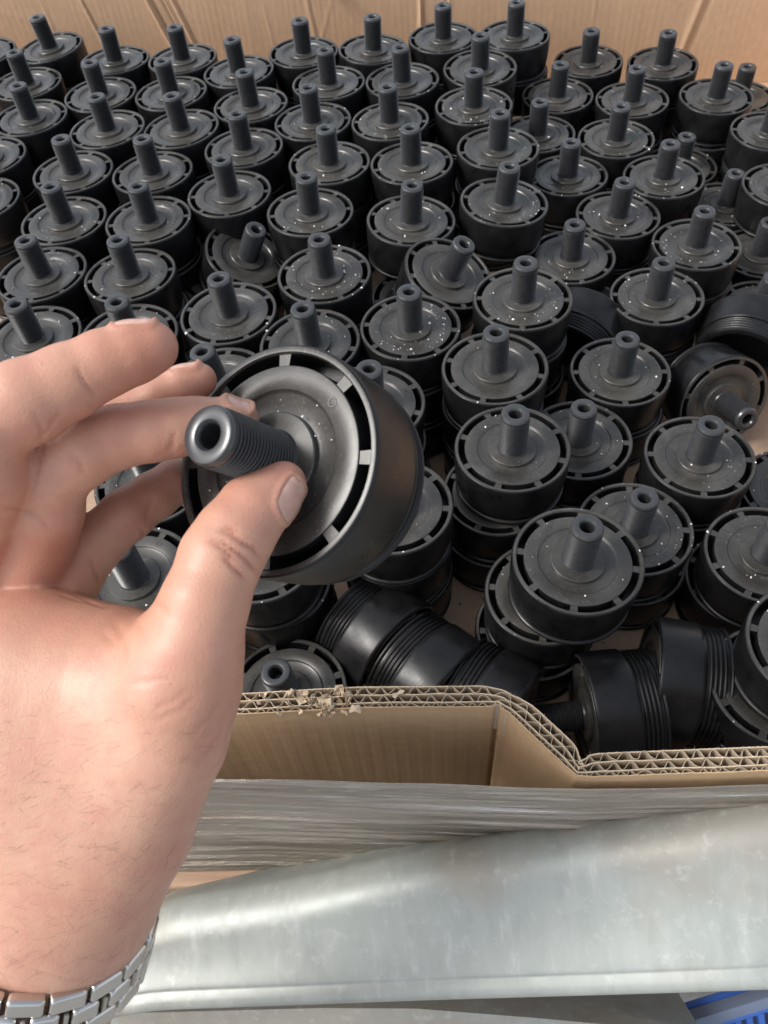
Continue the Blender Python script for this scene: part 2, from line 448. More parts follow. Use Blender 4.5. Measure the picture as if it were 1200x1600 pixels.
# labels by row, counted from the cardboard wall at the back
ORD = ["first", "second", "third", "fourth", "fifth", "sixth", "seventh", "eighth", "ninth", "tenth"]
LABELS = {
    1: "upright black cap, leftmost in the row against the cardboard back wall",
    2: "upright black cap, leftmost in the second row from the cardboard back wall",
    3: "upright black cap, leftmost in the third row from the cardboard back wall",
    4: "upright black cap, second from left in the row against the cardboard back wall",
    5: "upright black cap, second from left in the second row from the cardboard back wall",
    6: "upright black cap, second from left in the third row from the cardboard back wall",
    7: "upright black cap, third from left in the row against the cardboard back wall",
    8: "upright black cap, third from left in the second row from the cardboard back wall",
    9: "upright black cap, third from left in the third row from the cardboard back wall",
    10: "upright black cap, leftmost in the fourth row from the cardboard back wall",
    11: "upright black cap, second from left in the fourth row from the cardboard back wall",
    12: "cap cut off by the left edge, fourth row, only its right rim showing",
    13: "cap cut off by the left edge, fifth row, only its right rim showing",
    14: "upright black cap, leftmost in the fifth row from the cardboard back wall",
    15: "upright black cap, second from left in the fifth row from the cardboard back wall",
    16: "upright black cap, leftmost in the sixth row from the cardboard back wall",
    17: "upright black cap, second from left in the sixth row from the cardboard back wall",
    18: "crumb-dusted cap at the left edge just above the index finger",
    19: "cap half covered by the index fingertip, its stud rising above the finger",
    20: "upright black cap, fourth from left in the row against the cardboard back wall",
    21: "upright black cap, fourth from left in the second row from the cardboard back wall",
    22: "upright black cap, fourth from left in the third row from the cardboard back wall",
    23: "upright black cap, third from left in the fourth row from the cardboard back wall",
    24: "upright black cap, fifth from left in the row against the cardboard back wall",
    25: "upright black cap, fifth from left in the second row from the cardboard back wall",
    26: "upright black cap, fifth from left in the third row from the cardboard back wall",
    27: "upright black cap, fourth from left in the fourth row from the cardboard back wall",
    28: "upright black cap, sixth from left in the row against the cardboard back wall",
    29: "upright black cap, sixth from left in the second row from the cardboard back wall",
    30: "upright black cap, sixth from left in the third row from the cardboard back wall",
    31: "upright black cap, fifth from left in the fourth row from the cardboard back wall",
    32: "upright black cap, third from left in the fifth row from the cardboard back wall",
    34: "upright black cap, fourth from left in the sixth row from the cardboard back wall",
    35: "upright black cap, third from left in the sixth row from the cardboard back wall",
    36: "cap directly behind the held one, its lower half hidden by it",
    37: "cap behind the ring fingertip, mostly hidden, with a rusty-looking open stud end",
    38: "cap behind the right shoulder of the held one, stud against its rim",
    39: "upright black cap, fourth from left in the fifth row from the cardboard back wall",
    41: "upright black cap, rightmost in the fifth row from the cardboard back wall",
    42: "upright black cap, rightmost in the sixth row from the cardboard back wall",
    43: "upright black cap, fifth from left in the sixth row from the cardboard back wall",
    44: "clean upright cap with bluish skirt, fourth stack up from the front, centre right",
    45: "upright cap with warm sheen on a tall crooked stack, right of the held one",
    46: "upright black cap, seventh from left in the row against the cardboard back wall",
    47: "upright black cap, rightmost in the row against the cardboard back wall",
    48: "upright black cap, rightmost in the second row from the cardboard back wall",
    49: "upright black cap, rightmost in the third row from the cardboard back wall",
    50: "upright black cap, rightmost in the fourth row from the cardboard back wall",
    51: "upright cap on the lower right block, just right of the raised second row",
    52: "dark cap half hidden behind the raised third row, first in the right block",
    53: "upright cap by the back wall, first to the right of the raised stacks",
    54: "upright cap by the back wall, second to the right of the raised stacks",
    55: "upright cap in the right block, directly in front of the two by the wall",
    56: "upright cap in the right block, third row from the back wall",
    57: "cap raised higher than its neighbours near the back right corner, whole skirt visible",
    59: "upright cap in the right block with another stud peeping over its far rim",
    60: "low cap whose stud peeps over the rim of a higher cap, right side",
    62: "low upright cap near the right edge, just left of the cut-off one",
    64: "cap in the right block tucked behind the raised fifth-row cap",
    65: "upright cap in the right block, middle, ringed by four others",
    66: "cap in the right block half behind the crumb-covered sixth row cap",
    67: "brightly lit upright cap heavy with crumbs, near the right edge",
    68: "upright cap with a cluster of crumbs left of its stud, right block",
    71: "upright cap in brown shade in front of the crumb-cluster cap",
    72: "cap in brown shade half hidden behind the crooked stack",
    73: "wide upright cap in deep brown shade, next to the one lying face out",
    76: "crumb-speckled cap in brown shade behind the large front one",
    77: "large clean upright cap at the front, topmost and offset on its pile",
    0: "cap cut off by the left edge beside the back wall",
    58: "cap peeping out behind the raised one at the back right corner",
    61: "cap cut off by the right edge below the raised back corner one",
    78: "cap under the large front one, shifted left so its slotted rim shows",
    63: "cap at the right edge with only its left rim in view",
    69: "low cap cut off by the right edge beside the brightly lit crumbed one",
    70: "low cap at the right edge behind the fallen ribbed one",
    83: "cap in brown shade at the right edge, only a sliver of its rim showing",
    80: "crumbed cap cut off by the right edge in front of the brown-shaded one",
    81: "cap at the lower right edge resting on another, slotted rim toward the left",
    82: "cap beneath the lower right edge one, slotted rim and face showing",
    84: "cap peeking out behind the lower right side of the held one",
    86: "cap seen in the gap between thumb and little finger, stud base showing",
    87: "cap glimpsed between middle and little finger, left rim showing",
    89: "cap just below the held one, bright sliver of slotted rim beside the thumb",
    90: "dark lower cap below the held one, right of the thumb base",
    96: "second-layer cap propping up the tilted one left of centre",
    97: "second-layer cap under the tipped crumb-dotted one in the centre",
    98: "bottom-layer cap under the crumbed right edge one, lower right",
}
LOWLAB = {
    1012: "second-layer cap in shadow beneath the leftmost cap of the back row",
    1022: "second-layer cap in shadow beneath the leftmost cap of the second row",
    1032: "second-layer cap in shadow beneath the leftmost cap of the third row",
    1042: "second-layer cap in shadow beneath the second cap of the back row",
    1052: "second-layer cap in shadow beneath the second cap of the second row",
    1062: "second-layer cap in shadow beneath the second cap of the third row",
    1072: "second-layer cap in shadow beneath the third cap of the back row",
    1082: "second-layer cap in shadow beneath the third cap of the second row",
    1092: "second-layer cap in shadow beneath the third cap of the third row",
    1102: "second-layer cap in shadow beneath the leftmost cap of the fourth row",
    1112: "second-layer cap in shadow beneath the second cap of the fourth row",
    1122: "second-layer cap in shadow beneath the fourth row edge cap",
    1132: "second-layer cap in shadow beneath the fifth row edge cap",
    1131: "bottom-layer cap in shadow beneath the fifth row edge cap",
    1142: "second-layer cap in shadow beneath the leftmost cap of the fifth row",
    1152: "second-layer cap in shadow beneath the second cap of the fifth row",
    1162: "second-layer cap in shadow beneath the leftmost cap of the sixth row",
    1172: "second-layer cap in shadow beneath the second cap of the sixth row",
    1171: "bottom-layer cap in shadow beneath the second cap of the sixth row",
    1182: "second-layer cap in shadow beneath the cap above the index finger",
    1192: "second-layer cap in shadow beneath the cap behind the index fingertip",
    1202: "second-layer cap in shadow beneath the fourth cap of the back row",
    1212: "second-layer cap in shadow beneath the fourth cap of the second row",
    1222: "second-layer cap in shadow beneath the fourth cap of the third row",
    1232: "second-layer cap in shadow beneath the third cap of the fourth row",
    1231: "bottom-layer cap in shadow beneath the third cap of the fourth row",
    1242: "second-layer cap in shadow beneath the fifth cap of the back row",
    1252: "second-layer cap in shadow beneath the fifth cap of the second row",
    1262: "second-layer cap in shadow beneath the fifth cap of the third row",
    1272: "second-layer cap in shadow beneath the fourth cap of the fourth row",
    1271: "bottom-layer cap in shadow beneath the fourth cap of the fourth row",
    1282: "second-layer cap in shadow beneath the sixth cap of the back row",
    1292: "second-layer cap in shadow beneath the sixth cap of the second row",
    1302: "second-layer cap in shadow beneath the sixth cap of the third row",
    1312: "second-layer cap in shadow beneath the fifth cap of the fourth row",
    1311: "bottom-layer cap in shadow beneath the fifth cap of the fourth row",
    1322: "second-layer cap in shadow beneath the third cap of the fifth row",
    1321: "bottom-layer cap in shadow beneath the third cap of the fifth row",
    1342: "second-layer cap in shadow beneath the fourth cap of the sixth row",
    1352: "second-layer cap in shadow beneath the third cap of the sixth row",
    1362: "second-layer cap in shadow beneath the cap behind the held one",
    1372: "second-layer cap in shadow beneath the cap behind the ring fingertip",
    1382: "second-layer cap in shadow beneath the cap right of the held one's top",
    1381: "bottom-layer cap in shadow beneath the cap right of the held one's top",
    1422: "second-layer cap in shadow beneath the rightmost cap of the sixth row",
    1421: "bottom-layer cap in shadow beneath the rightmost cap of the sixth row",
    1432: "second-layer cap in shadow beneath the fifth cap of the sixth row",
    1431: "bottom-layer cap in shadow beneath the fifth cap of the sixth row",
    1442: "second-layer cap in shadow beneath the bluish-skirted cap",
    1441: "bottom-layer cap in shadow beneath the bluish-skirted cap",
    1452: "second-layer cap in shadow beneath the cap on the crooked stack",
    1451: "bottom-layer cap in shadow beneath the cap on the crooked stack",
    1462: "second-layer cap in shadow beneath the seventh cap of the back row",
    1472: "second-layer cap in shadow beneath the rightmost cap of the back row",
    1482: "second-layer cap in shadow beneath the rightmost cap of the second row",
    1492: "second-layer cap in shadow beneath the rightmost cap of the third row",
    1491: "bottom-layer cap in shadow beneath the rightmost cap of the third row",
    1502: "second-layer cap in shadow beneath the rightmost cap of the fourth row",
    1501: "bottom-layer cap in shadow beneath the rightmost cap of the fourth row",
    1531: "bottom-layer cap in shadow beneath the back wall cap right of the raised stacks",
    1541: "bottom-layer cap in shadow beneath the second back wall cap of the right block",
    1551: "bottom-layer cap in shadow beneath the cap before the two wall caps",
    1571: "bottom-layer cap in shadow beneath the raised cap near the back right",
    1641: "bottom-layer cap in shadow beneath the cap behind the raised fifth row one",
    1651: "bottom-layer cap in shadow beneath the middle cap of the right block",
    1671: "bottom-layer cap in shadow beneath the bright crumbed cap near the right",
    1681: "bottom-layer cap in shadow beneath the cap with the crumb cluster",
    1711: "bottom-layer cap in shadow beneath the brown-shaded cap",
    1731: "bottom-layer cap in shadow beneath the deep brown-shaded cap",
    1761: "bottom-layer cap in shadow beneath the speckled cap behind the front one",
    1002: "second-layer cap in shadow beneath the edge cap by the back wall",
    1611: "bottom-layer cap in shadow beneath the right edge cap in the third row",
    1781: "bottom-layer cap in shadow beneath the cap under the large front one",
    1821: "bottom-layer cap in shadow beneath the cap beneath the lower right edge one",
    1842: "second-layer cap in shadow beneath the cap behind the held one's lower right",
    1841: "bottom-layer cap in shadow beneath the cap behind the held one's lower right",
    1862: "second-layer cap in shadow beneath the cap in the finger gap",
    1872: "second-layer cap in shadow beneath the cap between the fingers",
    1901: "bottom-layer cap in shadow beneath the dark cap by the thumb base",
    1971: "bottom-layer cap in shadow beneath the cap under the tipped one",
}
for k, tier, x, y, z, tx, ty in UPS:
    mw = frame_z((x, y, z), (tx, ty, 1), random.uniform(0, 6.28))
    make_cap(mw, LABELS[k], "black caps with threaded studs in the box")
for k, tier, x, y, z, tx, ty in LOW:
    mw = frame_z((x, y, z), (0, 0, 1), random.uniform(0, 6.28))
    make_cap(mw, LOWLAB[k], "black caps with threaded studs in the box")

# tilted ones
def cap_at(pos, n, label, spin=0., ribbed=False):
    return make_cap(frame_z(pos, n, spin), label, "black caps with threaded studs in the box", ribbed)
cap_at((-.0943, .6127, -.4275), (.402, -.183, .897), "cap leaning to the right on the layer below, left of centre, stud tipped right", .3)
cap_at((.0695, .5335, -.4066), (.34, -.166, .926), "cap tipped right with its stud leaning, dotted with crumbs, centre of the box", 1.)
cap_at((.2643, .423, -.4654), (.162, -.926, .34), "cap on its side near the right edge, stud pointing at the viewer", .5)
cap_at((-.0689, .2165, -.4562), (-.045, -.02, .999), "cap low in the corner behind the torn front edge, right of the wrist", .2)

def lying(px, py, z, ax_px, label, rise=0., along=0., spin=0.):
    """A cap on its side: its middle is seen at px,py; ax_px is the way its stud points in the photograph."""
    c = on_z(px, py, z); e = on_z(px + ax_px[0], py + ax_px[1], z)
    n = (e - c); n[2] = 0; n /= np.linalg.norm(n); n[2] = rise; n /= np.linalg.norm(n)
    return cap_at(tuple(c + n * (.019 + along)), tuple(n), label, spin, True)
ZL = FLOOR + .037
lying(588, 994, ZL, (58, 46), "fallen cap on its side, leftmost of the two nested behind the front edge", spin=.1)
lying(668, 1058, ZL, (58, 46), "fallen cap on its side, nested against another to its left, band facing up", spin=.4)
lying(763, 1104, ZL - .004, (88, 50), "fallen cap half hidden by the front edge where the wall starts to angle", spin=.2)
lying(962, 1112, ZL, (-99, 10), "fallen cap on its side, stud pointing left at the angled wall", spin=.7)
lying(1062, 1066, ZL + .006, (-98, -14), "fallen cap on its side, ribbed collar to the right, in the front right corner", rise=.05, spin=.9)
lying(1163, 540, ZL + .012, (30, -90), "cap on its side at the right edge, ribbed collar toward the viewer", rise=.1, spin=.3)
lying(905, 526, ZL + .004, (55, -80), "small glimpse of a cap on its side, wedged between two upright caps right of centre", rise=.2, spin=.3)
HELD_POS, HELD_N = np.array([-.0322, .1694, -.1917]), np.array([-.444, -.361, .82])
HELD_N = HELD_N / np.linalg.norm(HELD_N)
h = make_cap(frame_z(HELD_POS, HELD_N, .42), "large black cap held up in the hand, thumb against its threaded stud", "black caps with threaded studs in the box", 2)

# ------------------------------------------------------------------ crumbs on the caps
def blobs(name, pts, rad, m, **props):
    ico = [(0, 0, 1), (.89, 0, .45), (.28, .85, .45), (-.72, .53, .45), (-.72, -.53, .45), (.28, -.85, .45),
           (.72, .53, -.45), (-.28, .85, -.45), (-.89, 0, -.45), (-.28, -.85, -.45), (.72, -.53, -.45), (0, 0, -1)]
    fi = [(0, 1, 2), (0, 2, 3), (0, 3, 4), (0, 4, 5), (0, 5, 1), (1, 6, 2), (2, 7, 3), (3, 8, 4), (4, 9, 5), (5, 10, 1), (2, 6, 7), (3, 7, 8), (4, 8, 9), (5, 9, 10), (1, 10, 6),
          (6, 11, 7), (7, 11, 8), (8, 11, 9), (9, 11, 10), (10, 11, 6)]
    V, Fc = [], []
    for p, r in zip(pts, rad):
        o = len(V); s = rng.uniform(.6, 1.3, 3)
        for v in ico:
            q = np.array(v) * r * s * rng.uniform(.8, 1.15); V.append(np.array(p) + q)
        Fc += [(a + o, b + o, c + o) for a, b, c in fi]
    return link(name, mesh(name, V, Fc, m, smooth=False), **props)
pts, rad = [], []
for k, tier, x, y, z, tx, ty in UPS:
    dens = 3
    if y < .8 and x > -.05: dens = 16
    if y < .66: dens = 22
    if y < .66 and x < -.05: dens = 16
    if k in (42, 43, 34, 67, 68, 41, 76, 49): dens = 42
    if k in (45, 44): dens = 7
    if k == 77: dens = 10
    M = frame_z((x, y, z), (tx, ty, 1))
    nn = rng.poisson(dens * 2.0)
    ca = rng.uniform(0, 6.28)
    for _ in range(nn):
        r = math.sqrt(rng.uniform(.06, .95)) * .0365
        a = ca + rng.normal(0, 1.1) if rng.uniform() < .55 else rng.uniform(0, 6.28)
        if .0300 < r < .0349: r = .0358
        zz = -.0006 if .0153 < r < .0222 else .0003
        q = M @ Vector((r * math.cos(a), r * math.sin(a), zz))
        pts.append(tuple(q)); rad.append(float(np.clip(rng.lognormal(-8.4, .65), .00013, .0012)))
Mh = frame_z(HELD_POS, HELD_N)
for _ in range(34):
    r = rng.uniform(.010, .029); a = rng.uniform(0, 6.28)
    pts.append(tuple(Mh @ Vector((r * math.cos(a), r * math.sin(a), .0002)))); rad.append(float(rng.uniform(.00012, .00042)))
blobs("foam_crumbs", pts, rad, M_CRUMB, label="tiny white crumbs scattered over the tops of the black caps", category="crumbs", kind="stuff")
pts = []
for _ in range(160):
    x, y = rng.uniform(-.05, .25), rng.uniform(.16, .42); pts.append((x, y, FLOOR + .0004))
blobs("black_swarf", pts, rng.uniform(.0003, .0009, len(pts)), M_DEBRIS, label="black plastic shavings on the bare cardboard floor of the box", category="shavings", kind="stuff")

# ------------------------------------------------------------------ the cardboard box
box = empty("cardboard_box", Matrix.Translation((0, .6, FLOOR)), label="large open pallet box of thick corrugated cardboard holding the black caps", category="box")
IB = box.matrix_world.inverted()
def loc(V): return [tuple(IB @ Vector(tuple(map(float, v)))) for v in V]
def bpart(name, V, Fc, m, parent=None, **kw):
    props = kw.pop('props', {})
    return link(name, mesh(name, loc(V), Fc, m, **kw), parent or box, **props)
ZT = -.372
path_outer = np.array([(-.56, .2035), (-.30, .1845), (-.0799, .1685), (-.02, .1655), (.0300, .1605), (.0445, .1592), (.0492, .1555), (.0700, .1275), (.0740, .1228), (.0800, .1216), (.1568, .1166), (.56, .0900)])
def resample(P, step):
    d = np.r_[0, np.cumsum(np.hypot(*np.diff(P, axis=0).T))]
    s = np.arange(0, d[-1], step)
    return np.c_[np.interp(s, d, P[:, 0]), np.interp(s, d, P[:, 1])], s
def normals(P):
    t = np.gradient(P, axis=0); t /= np.linalg.norm(t, axis=1)[:, None]
    return np.c_[-t[:, 1], t[:, 0]]
PO, SO = resample(path_outer, .0006)
ker = np.ones(3) / 3
PO = np.c_[np.convolve(np.pad(PO[:, 0], 1, 'edge'), ker, 'valid'), np.convolve(np.pad(PO[:, 1], 1, 'edge'), ker, 'valid')]
NO = normals(PO)
def wob(s, seed, amp):
    r = np.random.default_rng(seed); v = 0
    for f in (30, 71, 160, 410, 900): v = v + r.normal() * np.sin(s * f * 2 + r.uniform(0, 6)) / (1 + f / 90)
    return v * amp
layers = [0.0, .0025, .0066, .0108]
squash = 1 - .42 * np.exp(-((PO[:, 0] - .074) ** 2 + (PO[:, 1] - .124) ** 2) / .006 ** 2) - .2 * np.exp(-((PO[:, 0] - .047) ** 2 + (PO[:, 1] - .158) ** 2) / .006 ** 2)
def sheet(name, P, z0, z1, th, m, sd=0, nz=2, rag=.0, outer=False):
    """An upright sheet of paper that follows P, with thickness."""
    Nn = normals(P); n = len(P); s = np.arange(n) * .0006
    V = []
    zs = np.linspace(z0, z1, nz)
    for k, z in enumerate(zs):
        top = (wob(s, sd, .00022) + (np.random.default_rng(sd).uniform(-1, 1, n) * rag)) if k == nz - 1 else 0 * s
        for off in (0, th):
            Q = P + Nn * off
            V.append(np.c_[Q, np.full(n, z) + top])
    V = np.concatenate(V)
    Fc = []
    def q(a, b):
        for i in range(n - 1): Fc.append((a * n + i, a * n + i + 1, b * n + i + 1, b * n + i))
    for k in range(nz - 1):
        q(2 * k, 2 * k + 2); q(2 * k + 3, 2 * k + 1)
    q(2 * nz - 2, 2 * nz - 1)
    return V, Fc
allV, allF = [], []
for k, off in enumerate(layers):
    P = PO + NO * (off * squash + wob(SO[:len(PO)], 20 + k, .00016))[:, None]
    z0 = FLOOR - .012 if k in (0, 3) else ZT - .028
    V, Fc = sheet("l", P, z0, ZT - .0002 * k, .00052, None, sd=k, rag=.00018, nz=2)
    if k == 0:
        i0 = int(np.argmin(np.hypot(PO[:, 0] - .0445, PO[:, 1] - .1592))); dp = .0030 * np.exp(-((np.arange(len(P)) - i0) * .0006 / .0009) ** 2)
        V, Fc = sheet("l", P + NO * dp[:, None], z0, ZT, .00052, None, sd=k, rag=.00018, nz=2)
        V0, F0 = V, Fc; continue
    o = sum(map(len, allV)); allV.append(V); allF += [tuple(i + o for i in f) for f in Fc]
front = bpart("front_wall", np.concatenate(allV), allF, M_LINER, angle=40)
bpart("outer_liner", V0, F0, M_KRAFT, front, angle=50)
# fluting between the liners
V, Fc = [], []
n = len(PO)
for k, wl in ((0, .0057), (1, .0080), (2, .0078)):
    a, b = layers[k], layers[k + 1]
    ph = SO[:n] / wl * 2 * math.pi + k * 1.7 + wob(SO[:n], 50 + k, 2.2)
    sq = squash
    wv = np.sin(ph); wv = np.sign(wv) * np.abs(wv) ** .8
    mid = (a + b) / 2 + .0002; am = (b - a) / 2 - .00035
    off = mid * sq + am * wv * sq + wob(SO[:n], 80 + k, .00028)
    P = PO + NO * off[:, None]
    Pn = normals(P)
    topz = ZT - .0004 + wob(SO[:n], 90 + k, .00025) + np.random.default_rng(k).uniform(-1, 1, n) * .0001
    o = len(V)
    for i in range(n):
        for th, z in ((-.00012, ZT - .030), (-.00012, topz[i]), (.00012, topz[i]), (.00012, ZT - .030)):
            V.append((P[i, 0] + Pn[i, 0] * th, P[i, 1] + Pn[i, 1] * th, z))
    for i in range(n - 1):
        q = o + i * 4
        for j in range(3): Fc.append((q + j, q + 4 + j, q + 5 + j, q + 1 + j))
# dark closure under the flutes
bpart("fluting", V, Fc, M_FLUTE, front, angle=60)
# torn, crumpled spot and loose paper fibres along the cut edge
V, Fc = [], []
def scrap(c, size, sd):
    r = np.random.default_rng(sd); o = len(V); m = 5
    u = r.normal(size=3); u /= np.linalg.norm(u); v = np.cross(u, r.normal(size=3)); v /= np.linalg.norm(v)
    wv = np.cross(u, v); cu = r.uniform(-1.5, 1.5)
    for i in range(m):
        for j in range(m):
            a, b = (i / (m - 1) - .5), (j / (m - 1) - .5)
            V.append(np.array(c) + size * (u * a + v * b * r.uniform(.35, .8) + wv * (cu * a * a + r.normal() * .10 + .4 * b * b)))
    for i in range(m - 1):
        for j in range(m - 1): Fc.append((o + i * m + j, o + i * m + m + j, o + i * m + m + j + 1, o + i * m + j + 1))
for k in range(30):
    x = rng.normal(-.034, .011)
    if rng.uniform() < .2: x = rng.uniform(-.075, -.01)
    yo = np.interp(x, PO[:, 0], PO[:, 1]); u = abs(rng.normal(0, .35))
    scrap((x, yo + rng.uniform(-.0008, .0105), ZT + rng.uniform(-.0018, .0014)), rng.uniform(.003, .0068), k)
for k in range(12):
    x = rng.normal(-.038, .004); yo = np.interp(x, PO[:, 0], PO[:, 1])
    scrap((x, yo - rng.uniform(.0002, .0018), ZT - rng.uniform(.0, .0035)), rng.uniform(.002, .0045), 900 + k)
bpart("torn_paper", V, Fc, M_LINER, front, angle=0, props=dict(kind="stuff"))
V, Fc = [], []
def fibre(p, d, L, r0, out=None):
    VV, FF = out if out else (V, Fc)
    o = len(VV); d = d / np.linalg.norm(d); sd = np.cross(d, rng.normal(size=3)); sd /= np.linalg.norm(sd); s2 = np.cross(d, sd)
    cv = rng.uniform(-.6, .6); m = 4
    for i in range(m):
        t = i / (m - 1); q = p + d * L * t + sd * cv * L * t * t
        rr = r0 * (1 - .75 * t)
        for k in range(3):
            a = k * 2.094; VV.append(q + rr * (math.cos(a) * sd + math.sin(a) * s2))
    for i in range(m - 1):
        for k in range(3): FF.append((o + i * 3 + k, o + i * 3 + (k + 1) % 3, o + i * 3 + 3 + (k + 1) % 3, o + i * 3 + 3 + k))
for k in range(2600):
    i = rng.integers(0, n); 
    if not (-.10 < PO[i, 0] < .26): continue
    off = layers[rng.integers(0, 4)] * squash[i] + rng.choice([0, .0004]); P = np.array([*(PO[i] + NO[i] * off), ZT - .0001])
    d = np.array([rng.normal() * .7, rng.normal() * .7, rng.uniform(.0, 1.)])
    fibre(P, d, rng.uniform(.0005, .0019), .00005)
bpart("paper_fibres", V, Fc, M_LINER, front, angle=0, props=dict(kind="stuff"))

# back and side walls with the ribs of the fluting pressed through
def ribbed_wall(name, P2, z0, z1, seed, m, cre=(), inward=-1, top=True):
    P, s = resample(np.array(P2), .0013); Nn = normals(P) * inward; nn = len(P); nz = 40
    zs = np.linspace(z0, z1, nz); r = np.random.default_rng(seed)
    SS, ZZ = np.meshgrid(s, zs, indexing='ij')
    D = .00007 * np.sin(SS / .0072 * 2 * math.pi + wob(s, seed + 9, 1.2)[:, None]) * (.5 + .5 * np.sin(ZZ * 35 + SS * 7 + np.sin(SS * 31))) + wob(s, seed, .00012)[:, None]
    for cx, wd, dp, sl in cre:
        px = P[:, 0][:, None] + sl * (ZZ - z1)
        q = (px - cx) / wd
        D += dp * (np.exp(-q ** 2) - .8 * np.exp(-((q - 1.6) ** 2)))
    for _ in range(16):                                 # scars and scuffs running diagonally
        cx, cz, a, L = r.uniform(P[:, 0].min(), P[:, 0].max() + 1e-4), r.uniform(z0 + .05, z1), r.uniform(-1, 1) + (.8 if r.uniform() < .5 else -.8), r.uniform(.02, .07)
        u = (P[:, 0][:, None] - cx) * math.cos(a) + (ZZ - cz) * math.sin(a); v = -(P[:, 0][:, None] - cx) * math.sin(a) + (ZZ - cz) * math.cos(a)
        D += .0005 * np.exp(-(v / .0016) ** 2) * np.exp(-(u / L) ** 4)
    V = []
    for i in range(nn):
        for j in range(nz): V.append((P[i, 0] + Nn[i, 0] * D[i, j], P[i, 1] + Nn[i, 1] * D[i, j], zs[j]))
    Fc = grid_faces(nn, nz); T = .011
    o = len(V)
    for i in range(nn):
        V.append((P[i, 0] - Nn[i, 0] * T, P[i, 1] - Nn[i, 1] * T, z0)); V.append((P[i, 0] - Nn[i, 0] * T, P[i, 1] - Nn[i, 1] * T, z1))
    for i in range(nn - 1):
        Fc.append((o + i * 2, o + i * 2 + 1, o + i * 2 + 3, o + i * 2 + 2))
        Fc.append((i * nz + nz - 1, (i + 1) * nz + nz - 1, o + i * 2 + 3, o + i * 2 + 1))
    return bpart(name, V, Fc, m, angle=40)
BACK = [(-.575, 1.112), (-.40, 1.096), (-.25, 1.075), (-.10, 1.052), (.05, 1.036), (.20, 1.018), (.32, 1.002), (.42, .985), (.575, .950)]
ribbed_wall("back_wall", BACK, FLOOR - .012, -.384, 3, M_KRAFT_IN,
            cre=((-.292, .0016, .0016, .22), (-.215, .0022, .0040, .30), (-.198, .0018, -.0022, .30), (-.186, .0020, .0024, .28), (-.03, .0022, .0010, .1), (.100, .0022, .0022, 0), (.130, .0016, -.0012, 0), (.212, .0020, .0026, -.05), (.42, .004, .002, -.2)))
ribbed_wall("side_wall", [(-.575, .2035), (-.576, .6), (-.575, 1.112)], FLOOR - .012, -.384, 5, M_KRAFT_IN, inward=-1)
ribbed_wall("side_wall", [(.575, .950), (.576, .6), (.575, .090)], FLOOR - .012, -.384, 6, M_KRAFT_IN, inward=-1)
fl = [(-.574, .2), (-.08, .172), (.0445, .163), (.074, .127), (.157, .12), (.574, .094), (.574, .952), (.42, .987), (.32, 1.004), (.2, 1.02), (-.1, 1.054), (-.4, 1.098), (-.574, 1.11)]
nf = len(fl)
bpart("floor_panel", [(x, y, FLOOR - .0003) for x, y in fl] + [(x, y, FLOOR - .012) for x, y in fl],
      [tuple(range(nf)), tuple(range(2 * nf - 1, nf - 1, -1))] + [(i, i + nf, (i + 1) % nf + nf, (i + 1) % nf) for i in range(nf)], M_KRAFT_FLOOR, smooth=False)
# a curl of torn liner on the back wall
V, Fc = [], []
for c, sz in (((.005, 1.036, -.386), .012), ((.000, 1.036, -.390), .008), ((-.004, 1.037, -.384), .006)):
    scrap(c, sz, int(sz * 1e4))
bpart("torn_flap", V, Fc, M_LINER, angle=0)

# ------------------------------------------------------------------ stretch film round the box
def film_m(t, b):
    v = coords(t, scale=(9, 9, 620)); v2 = coords(t, scale=(14, 14, 40)); v3 = coords(t, scale=(240, 240, 1500))
    n1 = noise(t, v, 1, 6, .7, .3); n2 = noise(t, v2, 1, 4); n3 = noise(t, v3, 1, 4, .7)
    c = ramp(t, n1, [(.30, (.36, .31, .255)), (.52, (.47, .42, .355)), (.61, (.58, .56, .52)), (.66, (.92, .93, .90))])  # white streaks: glints on the film painted into its base colour
    c = mix(t, ramp(t, n2, [(.35, (0, 0, 0)), (.7, (.6,) * 3)]), c, (.46, .39, .31))
    t.links.new(c, b.inputs["Base Color"]); b.inputs["Coat Weight"].default_value = 1; b.inputs["Coat Roughness"].default_value = .06; b.inputs["Alpha"].default_value = .74
    bump(t, b, n1, .5, .0008); bump(t, b, n3, .9, .0008)
M_FILM = mat("stretch_film", metal=.75, rough=.2, spec=.7, build=film_m)
fx = np.linspace(-.56, .56, 260)
def film_y(x): return np.interp(x, [-.56, -.09, .08, .157, .56], [.180, .1415, .1195, .1138, .0865])
zz = np.r_[np.linspace(-.3785, -.50, 120), np.linspace(-.501, -.552, 60)]
wr = [(rng.uniform(-.552, -.380), rng.normal(0, .012), rng.uniform(-.5, .5), rng.uniform(.08, .5), rng.uniform(.0006, .0016), rng.choice([1, 1, -1]) * rng.uniform(.0003, .0013)) for _ in range(110)]
wrs = [[q for q in wr if abs(z - q[0]) < .014] for z in zz]
V = []
r = np.random.default_rng(4); pl = r.normal(0, 1, len(zz)); pl = np.convolve(pl, [.25, .5, .25], 'same')
for i, x in enumerate(fx):
    for j, z in enumerate(zz):
        lowp = 1 / (1 + math.exp(-(-.505 - z) / .008))
        d = .0006 * pl[j] + .0005 * math.sin(x * 21 + j * .6) + .0016 * lowp * math.sin(j * 1.15 + .5 * math.sin(x * 9)) + .004 * lowp
        for wz, wsl, wx, wl_, ww_, wa in wrs[j]:
            d += wa * math.exp(-((z - wz - wsl * (x - wx) - .0012 * math.sin(x * 13 + wz * 900)) / ww_) ** 2) * math.exp(-((x - wx) / wl_) ** 4)
        topj = .0016 * math.sin(x * 17 + 1) + .0006 * math.sin(x * 95) if j == 0 else 0
        V.append((x, film_y(x) - .0015 - d, z + topj))
